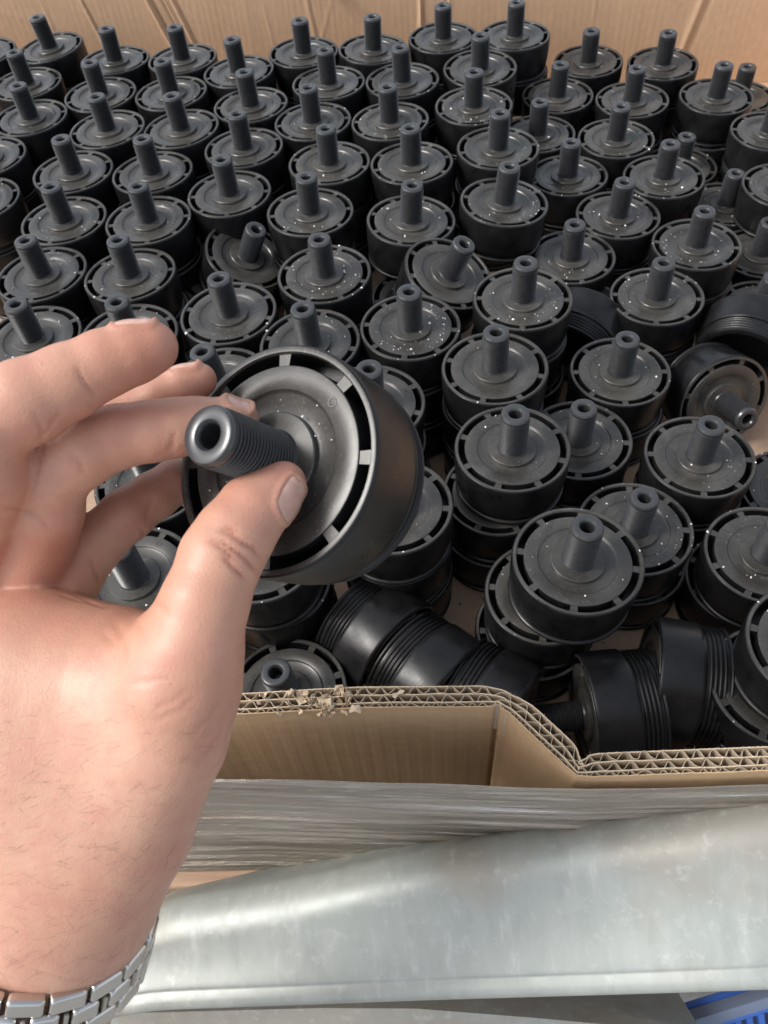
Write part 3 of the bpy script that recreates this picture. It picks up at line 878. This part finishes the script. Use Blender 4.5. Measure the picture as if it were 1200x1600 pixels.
Fc = [f[::-1] for f in grid_faces(len(fx), len(zz))]
o = len(V); V += [(a, b + .0003, c) for a, b, c in V[:]]
Fc += [tuple(i + o for i in f[::-1]) for f in Fc[:]]
nzz = len(zz)
for i in range(len(fx) - 1):
    Fc.append((i * nzz, (i + 1) * nzz, (i + 1) * nzz + o, i * nzz + o)); Fc.append((i * nzz + nzz - 1 + o, (i + 1) * nzz + nzz - 1 + o, (i + 1) * nzz + nzz - 1, i * nzz + nzz - 1))
link("stretch_film", mesh("stretch_film", V, Fc, M_FILM, angle=0), label="shiny wrinkled clear stretch film wound round the box below its front edge", category="film")

# ------------------------------------------------------------------ pallet under the box
def wood(t, b):
    v = coords(t, scale=(3, 60, 60)); n1 = noise(t, v, 1.5, 6, .6, .6)
    t.links.new(ramp(t, n1, [(.3, (.30, .19, .13)), (.7, (.52, .36, .26))]), b.inputs["Base Color"]); bump(t, b, n1, .4, .001)
M_WOOD = mat("pallet_wood", rough=.8, spec=.2, build=wood)
def bevbox(sx, sy, sz, bv=.001, cx=0, cy=0, cz=0, seg=2):
    import bmesh
    bm = bmesh.new(); bmesh.ops.create_cube(bm, size=1)
    for v in bm.verts: v.co = Vector((v.co.x * sx, v.co.y * sy, v.co.z * sz))
    bmesh.ops.bevel(bm, geom=bm.edges[:], offset=bv, segments=seg, profile=.6, affect='EDGES')
    V = [(v.co.x + cx, v.co.y + cy, v.co.z + cz) for v in bm.verts]; Fc = [[v.index for v in f.verts] for f in bm.faces]; bm.free()
    return V, Fc
pallet = empty("wooden_pallet", Matrix.Translation((0, .6, -.70)) @ Matrix.Rotation(-.085, 4, 'Z'), label="pinkish wooden pallet edge peeking out below the film beside the wrist", category="pallet")
Vb, Fb = bevbox(1.2, .10, .020, .003); mb = mesh("deck_board", Vb, Fb, M_WOOD, smooth=False)
for y in (-.43, -.22, 0, .22, .43):
    o = link("deck_board", mb, pallet); o.location = (0, y, .165)
Vb, Fb = bevbox(.10, .90, .10, .003); mb = mesh("block", Vb, Fb, M_WOOD, smooth=False)
for x in (-.55, -.06, .55):
    o = link("block", mb, pallet); o.location = (x, 0, .103)

# ------------------------------------------------------------------ galvanised beam in front of the box
def zinc(t, b):
    v = coords(t); n1 = noise(t, v, 6, 4, .5); n2 = noise(t, coords(t, scale=(130, 34, 34)), 1, 5, .65)
    vo = t.nodes.new("ShaderNodeTexVoronoi"); vo.inputs["Scale"].default_value = 95; t.links.new(coords(t, scale=(1, .7, 1)), vo.inputs["Vector"])
    c = ramp(t, n2, [(.35, (.325, .350, .325)), (.60, (.365, .388, .365)), (.74, (.46, .48, .455))])
    c = mix(t, ramp(t, n1, [(.46, (0, 0, 0)), (.53, (.75,) * 3)]), c, (.315, .29, .245))  # brown patches: reflections on the steel painted into its base colour
    bw = t.nodes.new("ShaderNodeRGBToBW"); t.links.new(vo.outputs["Color"], bw.inputs[0])
    c = mix(t, .07, c, bw.outputs[0], 'SOFT_LIGHT')
    c = mix(t, ramp(t, noise(t, v, 130, 4, .7), [(.55, (0, 0, 0)), (.70, (.45,) * 3)]), c, (.50, .51, .49))
    t.links.new(c, b.inputs["Base Color"])
    t.links.new(ramp(t, n2, [(.3, (.42,) * 3), (.7, (.6,) * 3)]), b.inputs["Roughness"])
    bump(t, b, n2, .25, .0006)
M_ZINC = mat("galvanised_steel", rough=.55, metal=.25, build=zinc)
stations = [(x_, y0_, y1_, .468 - (x_ - 215) * .000095 * (1 if x_ < 1300 else .8)) for x_, y0_, y1_ in ((-420, 1500, 1650), (120, 1462, 1606), (215, 1448, 1590), (235, 1426, 1586), (262, 1416, 1584), (300, 1410, 1582), (360, 1402, 1580), (450, 1388, 1577), (560, 1364, 1573),
            (700, 1334, 1568), (850, 1308, 1564), (1000, 1291, 1560), (1200, 1264, 1554), (1500, 1232, 1542), (2000, 1180, 1520))]
V = []
prof_n = 0
for x, y0, y1, d in stations:
    a = at(x, y0, d); b = at(x - 8, y1, d * .985)
    e = b - a; W = np.linalg.norm(e); e /= W
    along = at(x + 40, y0, d) - a; along /= np.linalg.norm(along)
    nn = np.cross(e, along); nn /= np.linalg.norm(nn)
    if nn @ FWD > 0: nn = -nn
    R = .018
    prof = [(0.004, -.085), (.001, -.030)]
    for k in range(7):
        t = k / 6 * math.pi / 2; prof.append((R - R * math.cos(t) * 1.0, -R + R * math.sin(t)))
    sag = .0018
    for k in range(1, 9):
        t = k / 9; prof.append((R + (W - R - .013) * t, -sag * math.sin(t * math.pi)))
    prof += [(W - .0125, 0), (W - .0118, -.0006), (W - .0108, -.0008), (W - .0098, -.0002), (W - .0068, .0006)]
    for k in range(8):
        t = k / 7 * math.pi * .62; prof.append((W - .0055 + .0055 * math.sin(t), -.0050 + .0056 * math.cos(t)))
    prof += [(W - .003, -.03), (W - .004, -.085)]
    prof_n = len(prof)
    for u, h_ in prof: V.append(a + e * u + nn * h_)
Fc = grid_faces(len(stations), prof_n)
me = mesh("galvanised_beam", V, Fc, M_ZINC, angle=0)
ob = link("galvanised_beam", me, label="wide galvanised steel beam with a rounded lip lying across the foreground", category="beam")
md = ob.modifiers.new("sub", 'SUBSURF'); md.levels = md.render_levels = 2
# lower sheet seen under the lip
V = []
st2 = [(-300, 1600, 1760, .66), (200, 1585, 1740, .60), (500, 1577, 1735, .585), (650, 1578, 1735, .578), (830, 1592, 1740, .57), (950, 1603, 1745, .565), (1100, 1625, 1760, .56)]
for x, y0, y1, d in st2:
    a = at(x, y0, d); b = at(x - 5, y1, d)
    for q, hh in ((a - UP * .0, .10), (a, .012), (a, .0), (b, 0), (b, .1)):
        V.append(q + FWD * hh)
me = mesh("steel_flange", V, grid_faces(len(st2), 5), M_ZINC, angle=30)
ob = link("steel_flange", me, label="dull grey steel flange seen under the beam's lip at the bottom edge", category="steel sheet")
sm = ob.modifiers.new("th", 'SOLIDIFY'); sm.thickness = .003

# ------------------------------------------------------------------ blue plastic crate, lower right
def blue(t, b):
    n1 = noise(t, coords(t), 40, 4); t.links.new(ramp(t, n1, [(.3, (.035, .11, .42)), (.7, (.06, .17, .58))]), b.inputs["Base Color"])
M_BLUE = mat("blue_plastic", rough=.4, build=blue)
M_SCUFF = mat("scuffed_blue_plastic", (.17, .21, .30), .6)
P0 = at(1073, 1598, .60); P1 = at(1200, 1558, .60)
ex = P1 - P0; ex[2] = 0; ex /= np.linalg.norm(ex); ey = np.array([-ex[1], ex[0], 0.])
ez = np.cross(ex, ey); _t = math.radians(42); ey, ez = ey * math.cos(_t) - ez * math.sin(_t), ez * math.cos(_t) + ey * math.sin(_t)
crate_m = Matrix(((ex[0], ey[0], ez[0], P0[0]), (ex[1], ey[1], ez[1], P0[1]), (ex[2], ey[2], ez[2], P0[2]), (0, 0, 0, 1)))
crate = empty("plastic_crate", crate_m, label="bright blue slotted plastic crate in the bottom right corner", category="crate")
CX = .27
link("rim", mesh("rim", *bevbox(.60, .011, .010, .002, CX, .0055, -.005), M_SCUFF), crate)
link("rim_lip", mesh("rim_lip", *bevbox(.60, .006, .016, .002, CX, .0143, -.0075), M_BLUE), crate)
link("top_rail", mesh("top_rail", *bevbox(.60, .004, .004, .001, CX, .0035, -.0122), M_BLUE), crate)
link("side_panel", mesh("side_panel", *bevbox(.60, .004, .10, .001, CX, .0035, -.087), M_BLUE), crate)
link("inner_wall", mesh("inner_wall", *bevbox(.60, .002, .10, .0005, CX, .0125, -.062), M_SCUFF), crate)
mb = mesh("slat", *bevbox(.0050, .004, .0232, .001), M_BLUE)
for k in range(62):
    o = link("slat", mb, crate); o.location = (-.025 + k * .0092, .0035, -.0257)

# ------------------------------------------------------------------ ground
def conc(t, b):
    n1 = noise(t, coords(t), 1.2, 6, .6); n2 = noise(t, coords(t), 60, 4)
    c = ramp(t, n1, [(.3, (.20, .195, .185)), (.7, (.30, .29, .275))]); t.links.new(mix(t, .3, c, ramp(t, n2, [(.3, (.12,) * 3), (.7, (.4,) * 3)])), b.inputs["Base Color"])
    bump(t, b, n2, .2, .002)
M_CONC = mat("concrete", rough=.8, build=conc)
g = 60
link("ground", mesh("ground", [(-g, -g, -1.3), (g, -g, -1.3), (g, g, -1.3), (-g, g, -1.3)], [(0, 1, 2, 3)], M_CONC, smooth=False), kind="structure")
bv = bevbox(1.35, 1.0, .40, .005, 0, .66, -1.0985)
link("platform", mesh("platform", *bv, M_CONC, smooth=False), kind="structure")
# ------------------------------------------------------------------ the hand
# Each digit is a chain of joints (where it shows, how far off, how thick in the picture); one continuous skin is grown over all.
def J(px, py, d, rpx): return (*at(px, py, d), rpx * d / F_PX)
PALM = [
    [J(443, 756, .2425, 36), J(422, 776, .2405, 45), J(396, 797, .238, 55), J(366, 838, .2345, 61), J(345, 872, .232, 64), J(322, 938, .230, 67), J(302, 1010, .230, 71), J(282, 1080, .232, 80), J(258, 1160, .238, 93), J(182, 1285, .248, 120), J(103, 1400, .258, 140), J(58, 1495, .268, 136), J(15, 1620, .290, 146), J(-60, 1850, .33, 165), J(-160, 2200, .42, 190)],
    [J(-130, 1088, .262, 160), J(55, 1070, .258, 152), J(178, 1078, .251, 132), J(268, 1048, .241, 88)],
    [J(-90, 1200, .268, 190), J(80, 1210, .262, 180), J(70, 1310, .266, 160)],
]
INDEX = [J(236, 543, .2330, 42), J(208, 552, .2325, 47), J(165, 567, .2315, 51), J(105, 597, .230, 58), J(40, 628, .228, 66), J(-35, 668, .227, 72), J(-22, 745, .232, 62), J(-30, 800, .244, 60), J(-70, 900, .265, 80)]
MIDDLE = [J(380, 653, .2540, 25), J(352, 656, .2525, 34), J(308, 663, .2505, 42), J(275, 668, .2490, 45), J(235, 674, .2475, 47), J(185, 682, .2460, 49), J(125, 706, .2440, 56), J(78, 742, .2450, 58), J(72, 800, .251, 56), J(50, 880, .264, 62), J(30, 980, .278, 80)]
RING = [J(312, 594, .2620, 27), J(290, 605, .2620, 32), J(250, 624, .2620, 36), J(180, 655, .2630, 43), J(110, 700, .2650, 48), J(75, 780, .268, 52), J(55, 880, .272, 58), J(30, 980, .280, 80)]
LITTLE = [J(306, 733, .2860, 29), J(275, 752, .2820, 34), J(240, 775, .2790, 37), J(200, 803, .2760, 41), J(150, 848, .2730, 43), J(105, 905, .270, 50), J(70, 980, .280, 70)]
PADS = [[J(8, 842, .256, 44), J(48, 862, .257, 34), J(60, 930, .268, 50)]]
def chain(P, pts, box=None):
    """Distance to a smoothly tapering chain."""
    best = None
    for a, b in zip(pts[:-1], pts[1:]):
        A, B = np.array(a[:3], dtype=np.float32), np.array(b[:3], dtype=np.float32)
        ab = B - A; L2 = float(ab @ ab)
        t = np.clip(((P - A) @ ab) / L2, 0, 1)
        d = np.linalg.norm(P - A - t[..., None] * ab, axis=-1) - (a[3] + (b[3] - a[3]) * t)
        best = d if best is None else smin(best, d, .0022)
    return best
def smin(a, b, k):
    h = np.clip(.5 + .5 * (b - a) / k, 0, 1)
    return b * (1 - h) + a * h - k * h * (1 - h)
def sdf(P):
    P = P.astype(np.float32)
    palm = chain(P, PALM[0])
    for c in PALM[1:]: palm = smin(palm, chain(P, c), .016)
    digits = None
    for c, k in ((INDEX, .0012), (MIDDLE, .0012), (RING, .0012), (LITTLE, .0012), (PADS[0], .0012)):
        d = chain(P, c); digits = d if digits is None else smin(digits, d, k)
    return smin(palm, digits, .0014)
def grad(P, e=.0005):
    g = np.stack([sdf(P + np.eye(3)[k] * e) - sdf(P - np.eye(3)[k] * e) for k in range(3)], -1)
    return g / (np.linalg.norm(g, axis=-1, keepdims=True) + 1e-9)
allj = np.array([j for c in PALM + [INDEX, MIDDLE, RING, LITTLE] + PADS for j in c])
lo = (allj[:, :3] - allj[:, 3:]).min(0) - .004; hi = (allj[:, :3] + allj[:, 3:]).max(0) + .004
# coarse pass finds where the skin runs; fine cells only there
H = .00095
BL = 12
nb_ = np.ceil((hi - lo) / (H * BL)).astype(int)
bc = np.stack(np.meshgrid(*[np.arange(k) for k in nb_], indexing='ij'), -1).reshape(-1, 3)
cen = lo + (bc + .5) * H * BL
near = np.abs(sdf(cen)) < H * BL * .95
bc = bc[near]
dims = nb_ * BL + 1
vol = np.full(dims, 1., dtype=np.float32)
seen = np.zeros(dims, bool)
l = np.stack(np.meshgrid(*[np.arange(BL + 1)] * 3, indexing='ij'), -1).reshape(-1, 3)
for i0 in range(0, len(bc), 150):
    q = (bc[i0:i0 + 150, None, :] * BL + l[None]).reshape(-1, 3)
    v = sdf(lo + q * H); vol[q[:, 0], q[:, 1], q[:, 2]] = v; seen[q[:, 0], q[:, 1], q[:, 2]] = True
# surface nets
c8 = [(i, j, k) for i in (0, 1) for j in (0, 1) for k in (0, 1)]
sl = lambda A, o: A[o[0]:A.shape[0] - 1 + o[0], o[1]:A.shape[1] - 1 + o[1], o[2]:A.shape[2] - 1 + o[2]]
ins = [sl(vol, o) < 0 for o in c8]
ok = np.logical_and.reduce([sl(seen, o) for o in c8])
cnt = sum(i.astype(np.int8) for i in ins)
act = (cnt > 0) & (cnt < 8) & ok
ids = -np.ones(act.shape, np.int64); cells = np.argwhere(act); ids[act] = np.arange(len(cells))
acc = np.zeros((len(cells), 3)); num = np.zeros(len(cells))
vv = [vol[cells[:, 0] + o[0], cells[:, 1] + o[1], cells[:, 2] + o[2]] for o in c8]
for a in range(8):
    for b in range(a + 1, 8):
        if sum(abs(x - y) for x, y in zip(c8[a], c8[b])) != 1: continue
        m = (vv[a] < 0) != (vv[b] < 0); t = np.where(m, vv[a] / (vv[a] - vv[b] + 1e-12), 0)
        p = np.array(c8[a]) + t[:, None] * (np.array(c8[b]) - np.array(c8[a]))
        acc[m] += p[m]; num[m] += 1
HV = lo + (cells + acc / num[:, None]) * H
HF = []
for ax in range(3):
    u, v = (ax + 1) % 3, (ax + 2) % 3
    e = np.zeros(3, int); e[ax] = 1
    A = vol < 0
    s0 = [slice(0, -1)] * 3; s0[ax] = slice(0, -1); 
    B0 = A[tuple(slice(0, A.shape[k] - (1 if k == ax else 0)) for k in range(3))]
    B1 = A[tuple(slice(1 if k == ax else 0, None) for k in range(3))]
    ex_ = np.argwhere(B0 != B1)
    ex_ = ex_[(ex_[:, u] > 0) & (ex_[:, v] > 0) & (ex_[:, u] < ids.shape[u]) & (ex_[:, v] < ids.shape[v]) & (ex_[:, ax] < ids.shape[ax])]
    du = np.zeros(3, int); du[u] = 1; dv = np.zeros(3, int); dv[v] = 1
    g = lambda q: ids[q[:, 0], q[:, 1], q[:, 2]]
    q = np.stack([g(ex_ - du - dv), g(ex_ - dv), g(ex_), g(ex_ - du)], 1)
    fl_ = A[ex_[:, 0], ex_[:, 1], ex_[:, 2]]
    good = (q >= 0).all(1); q, fl_ = q[good], fl_[good]
    q[~fl_] = q[~fl_][:, ::-1]; HF.append(q)
HF = np.concatenate(HF)
for _ in range(2):
    g = grad(HV); HV = HV - g * sdf(HV)[:, None]
# a little relaxation so that joints between digits read as soft folds
def relax(Vv, it, lam=.5):
    n_ = len(Vv); E = np.concatenate([HF[:, [0, 1]], HF[:, [1, 2]], HF[:, [2, 3]], HF[:, [3, 0]]])
    for _ in range(it):
        s_ = np.zeros_like(Vv); c_ = np.zeros(n_)
        np.add.at(s_, E[:, 0], Vv[E[:, 1]]); np.add.at(c_, E[:, 0], 1); np.add.at(s_, E[:, 1], Vv[E[:, 0]]); np.add.at(c_, E[:, 1], 1)
        Vv = Vv + lam * (s_ / np.maximum(c_, 1)[:, None] - Vv)
    return Vv
HV = relax(HV, 3)
HN = grad(HV)
def hit(px, py):
    """Where the skin is met on the way from the eye, for many spots at once."""
    d = np.array([ray(a, b) for a, b in zip(px, py)]); ln = np.linalg.norm(d, axis=1); d = d / ln[:, None]
    t = np.full(len(d), .14)
    for _ in range(70): t = t + np.clip(sdf(d * t[:, None]), -.003, .02) * .9
    return d * t[:, None], np.abs(sdf(d * t[:, None])) < .001
from mathutils.kdtree import KDTree
kd = KDTree(len(HV))
for i, v in enumerate(HV): kd.insert(v, i)
kd.balance()
disp = np.zeros(len(HV)); flush = np.zeros(len(HV))
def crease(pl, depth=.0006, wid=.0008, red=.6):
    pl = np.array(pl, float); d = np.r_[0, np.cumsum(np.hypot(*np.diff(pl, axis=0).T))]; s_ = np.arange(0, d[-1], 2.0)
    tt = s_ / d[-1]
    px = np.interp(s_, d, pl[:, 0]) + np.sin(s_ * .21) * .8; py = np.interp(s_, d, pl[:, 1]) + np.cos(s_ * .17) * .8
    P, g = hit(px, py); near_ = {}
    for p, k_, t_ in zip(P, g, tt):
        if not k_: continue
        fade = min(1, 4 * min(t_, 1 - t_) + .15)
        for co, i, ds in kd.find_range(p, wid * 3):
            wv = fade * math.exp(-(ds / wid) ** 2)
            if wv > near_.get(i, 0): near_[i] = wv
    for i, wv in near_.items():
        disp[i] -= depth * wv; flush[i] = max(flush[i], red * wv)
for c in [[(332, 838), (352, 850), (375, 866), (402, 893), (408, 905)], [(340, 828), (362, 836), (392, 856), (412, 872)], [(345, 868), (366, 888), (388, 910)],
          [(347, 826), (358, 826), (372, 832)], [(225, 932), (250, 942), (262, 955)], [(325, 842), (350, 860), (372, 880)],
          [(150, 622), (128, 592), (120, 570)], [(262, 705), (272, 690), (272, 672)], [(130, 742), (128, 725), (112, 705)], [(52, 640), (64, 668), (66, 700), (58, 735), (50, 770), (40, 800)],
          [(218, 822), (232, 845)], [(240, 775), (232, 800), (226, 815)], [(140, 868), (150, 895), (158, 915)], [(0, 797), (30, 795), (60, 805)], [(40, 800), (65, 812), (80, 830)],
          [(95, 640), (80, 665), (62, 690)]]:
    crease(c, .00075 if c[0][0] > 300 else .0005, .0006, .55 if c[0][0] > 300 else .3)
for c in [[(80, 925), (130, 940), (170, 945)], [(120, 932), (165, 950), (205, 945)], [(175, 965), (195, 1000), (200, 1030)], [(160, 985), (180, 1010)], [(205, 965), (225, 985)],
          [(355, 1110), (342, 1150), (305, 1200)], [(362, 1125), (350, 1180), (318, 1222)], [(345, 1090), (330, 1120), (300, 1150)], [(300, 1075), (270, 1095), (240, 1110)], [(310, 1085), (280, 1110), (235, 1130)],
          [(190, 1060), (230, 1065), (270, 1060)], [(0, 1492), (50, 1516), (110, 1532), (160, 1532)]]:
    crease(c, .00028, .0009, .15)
HV = HV + HN * disp[:, None]
# nails are laid on the skin first, so that the skin can rise round them
def nail(tip, nxt, nrm, length, width, back, name_label=None):
    tip, nxt = np.array(tip[:3]), np.array(nxt[:3]); a = tip - nxt; a /= np.linalg.norm(a)
    nrm = np.array(nrm, float); nrm -= a * (nrm @ a); nrm /= np.linalg.norm(nrm); ac = np.cross(a, nrm)
    c0 = tip - a * back; m = 17
    V = []; 
    U, W_ = np.meshgrid(np.linspace(-1, 1, m), np.linspace(-1, 1, m), indexing='ij')
    # square -> rounded outline
    uu = U * np.sqrt(1 - .30 * W_ ** 2); ww = W_ * np.sqrt(1 - .30 * U ** 2)
    P = c0 + ac * (uu * width / 2)[..., None] + a * (ww * length / 2)[..., None]
    Q = P + nrm * .018
    for _ in range(60): Q = Q - nrm * np.clip(sdf(Q.reshape(-1, 3)), -.004, .02).reshape(m, m, 1) * .8
    edge = np.maximum(np.abs(U), np.abs(W_))
    lift = np.where(edge > .99, -.0006, .00050 - .0004 * np.clip((edge - .7) / .3, 0, 1) ** 2)
    G = grad(Q.reshape(-1, 3)).reshape(m, m, 3)
    Qt = Q + G * lift[..., None]
    rim = Q[(edge > .99)]
    for p in rim:
        for co, i, ds in kd.find_range(p, .0019):
            HV[i] += HN[i] * .00034 * math.exp(-(ds / .0009) ** 2)
    V = Qt.reshape(-1, 3); Fc = [f if True else f for f in grid_faces(m, m)]
    fm = []
    for f in Fc:
        wv = np.mean([ww.reshape(-1)[i] for i in f]); fm.append(1 if wv > .80 else (2 if wv < -.78 else 0))
    return V, Fc, fm
def nailm(t, b):
    n1 = noise(t, coords(t, scale=(1, 1, 1)), 300, 3); t.links.new(ramp(t, n1, [(.3, (.56, .335, .27)), (.7, (.62, .39, .32))]), b.inputs["Base Color"])
    b.inputs["Subsurface Weight"].default_value = .2; b.inputs["Subsurface Scale"].default_value = .001
M_NAIL = mat("nail", rough=.25, spec=.5, build=nailm)
M_NAIL_T = mat("nail_tip", (.60, .47, .37), .35)
M_LUN = mat("nail_moon", (.56, .36, .29), .3)
nails = [nail(PALM[0][0], PALM[0][2], -FWD * .80 + RT * .50 - UP * .62, .0130, .0112, .0034),
         nail(INDEX[0], INDEX[2], UP * .98 - FWD * .25 + RT * .10, .0115, .0095, .0020),
         nail(RING[0], RING[2], UP * .98 - FWD * .30 - RT * .25, .0095, .0080, .0025),
         nail(MIDDLE[0], MIDDLE[2], UP * .80 - FWD * .55 + RT * .2, .0080, .0070, .0010)]
def skin(t, b):
    v = coords(t); n1 = noise(t, v, 22, 5, .55); n2 = noise(t, v, 90, 4, .6); n3 = noise(t, v, 420, 3, .6)
    c = ramp(t, n1, [(.30, (.48, .245, .168)), (.50, (.54, .300, .208)), (.70, (.60, .365, .262))])
    c = mix(t, ramp(t, n2, [(.42, (0, 0, 0)), (.68, (.5,) * 3)]), c, (.49, .215, .165))
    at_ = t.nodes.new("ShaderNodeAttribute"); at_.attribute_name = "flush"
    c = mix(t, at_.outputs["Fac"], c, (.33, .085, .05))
    c = mix(t, ramp(t, n3, [(.60, (0, 0, 0)), (.80, (.22,) * 3)]), c, (.28, .12, .07))
    t.links.new(c, b.inputs["Base Color"])
    b.inputs["Subsurface Weight"].default_value = .13; b.inputs["Subsurface Radius"].default_value = (1, .35, .18); b.inputs["Subsurface Scale"].default_value = .0035
    vo = t.nodes.new("ShaderNodeTexVoronoi"); vo.feature = 'DISTANCE_TO_EDGE'; vo.inputs["Scale"].default_value = 750; t.links.new(v, vo.inputs["Vector"])
    bump(t, b, vo.outputs["Distance"], .28, .0004); bump(t, b, n3, .16, .0004); bump(t, b, n2, .22, .0012)
    b.inputs["Coat Weight"].default_value = .12; b.inputs["Coat Roughness"].default_value = .38
M_SKIN = mat("skin", rough=.47, spec=.42, build=skin)
me = mesh("person", HV, HF, M_SKIN, angle=0)
# broad ruddiness of the fingertips and knuckles
def blush(c, r_, a_):
    global flush
    d = np.linalg.norm(HV - at(*c), axis=1); flush = np.maximum(flush, a_ * np.exp(-(d / r_) ** 2))
for c in (((225, 560, .227), .012, .42), ((330, 595, .26), .010, .35), ((225, 790, .272), .010, .45), ((140, 705, .236), .014, .30), ((90, 860, .25), .016, .35), ((30, 720, .226), .014, .22), ((200, 935, .240), .012, .30), ((370, 760, .228), .012, .20), ((440, 730, .236), .006, .35), ((150, 1350, .24), .03, .12)):
    blush(*c)
# inner sides of the fingers and the folds between them are redder skin
at_l = me.attributes.new("flush", 'FLOAT', 'POINT'); at_l.data.foreach_set("value", np.clip(flush, 0, 1).astype(np.float32))
hand = link("person", me, label="left hand of a person in from the left, thumb and fingers gripping the raised cap", category="person")
for k, (V, Fc, fm) in enumerate(nails): link("fingernail", mesh("fingernail", V, Fc, [M_NAIL, M_NAIL_T, M_LUN], fm, angle=0), hand)
# fine dark hairs on wrist and back of the hand
V, Fc = [], []
px = rng.uniform(-20, 330, 900); py = rng.uniform(1060, 1530, 900)
keep = rng.uniform(size=900) < np.clip((py - 1010) / 380, .12, .8)
px, py = px[keep], py[keep]
P, g_ = hit(px, py); G = grad(P)
for p, k_, nn_ in zip(P, g_, G):
    if not k_: continue
    d = -RT * rng.uniform(.5, 1.2) * (1 if rng.uniform() < .8 else -1) - UP * rng.uniform(-.1, .7); d -= nn_ * (d @ nn_); d = d / np.linalg.norm(d) + nn_ * rng.uniform(.05, .28)
    fibre(p - nn_ * .0002, d, rng.uniform(.003, .0085), .000027, (V, Fc))
M_HAIR = mat("arm_hair", (.06, .035, .022), .5)
link("arm_hair", mesh("arm_hair", V, Fc, M_HAIR, angle=0), hand, kind="stuff")

# ------------------------------------------------------------------ wristwatch bracelet
def steel(t, b):
    v = coords(t, scale=(1, 1, 1)); n1 = noise(t, v, 500, 3); t.links.new(ramp(t, n1, [(.3, (.16,) * 3), (.7, (.26,) * 3)]), b.inputs["Roughness"])
M_STEEL = mat("polished_steel", (.62, .61, .58), .15, 1.0, build=steel)
M_STEEL_B = mat("brushed_steel", (.50, .48, .45), .32, 1.0)
ax = UP * .92 - FWD * .30 + RT * .25; ax /= np.linalg.norm(ax)
exx = RT - ax * (RT @ ax); exx /= np.linalg.norm(exx); eyy = np.cross(ax, exx)
if eyy @ FWD > 0: eyy = -eyy
WC = at(66, 1412, .262)
MW = Matrix(((exx[0], eyy[0], ax[0], WC[0]), (exx[1], eyy[1], ax[1], WC[1]), (exx[2], eyy[2], ax[2], WC[2]), (0, 0, 0, 1)))
watch = empty("wristwatch", MW, label="steel link watch bracelet round the wrist at the bottom left corner", category="watch")
RA, RB = .0345, .0330
def ell(t): return np.array([RA * math.cos(t), RB * math.sin(t)])
tt = np.linspace(0, 2 * math.pi, 2000); pp = np.array([ell(t) for t in tt]); sl_ = np.r_[0, np.cumsum(np.linalg.norm(np.diff(pp, axis=0), axis=1))]
NL = 19; per = sl_[-1] / NL
wide = mesh("wide_link", *bevbox(per * .93, .0042, .0062, .0015, seg=4), M_STEEL, angle=50)
cent = mesh("centre_link", *bevbox(per * .74, .0046, .0064, .0018, seg=4), M_STEEL, angle=50)
bar = mesh("separator_bar", *bevbox(per * .15, .0046, .0054, .0008), M_STEEL_B, angle=50)
def put(name, m, s_, z):
    t = np.interp(s_ % sl_[-1], sl_, tt); p = ell(t); q = ell(t + .01) - ell(t - .01)
    o = link(name, m, watch); o.location = (p[0], p[1], z); o.rotation_euler = (0, 0, math.atan2(q[1], q[0]))
for k in range(NL):
    s_ = k * per
    put("wide_link", wide, s_, -.0033); put("centre_link", cent, s_ + per * .5, -.0100)
    put("wide_link", wide, s_, -.0167)
    put("separator_bar", bar, s_, -.0100)
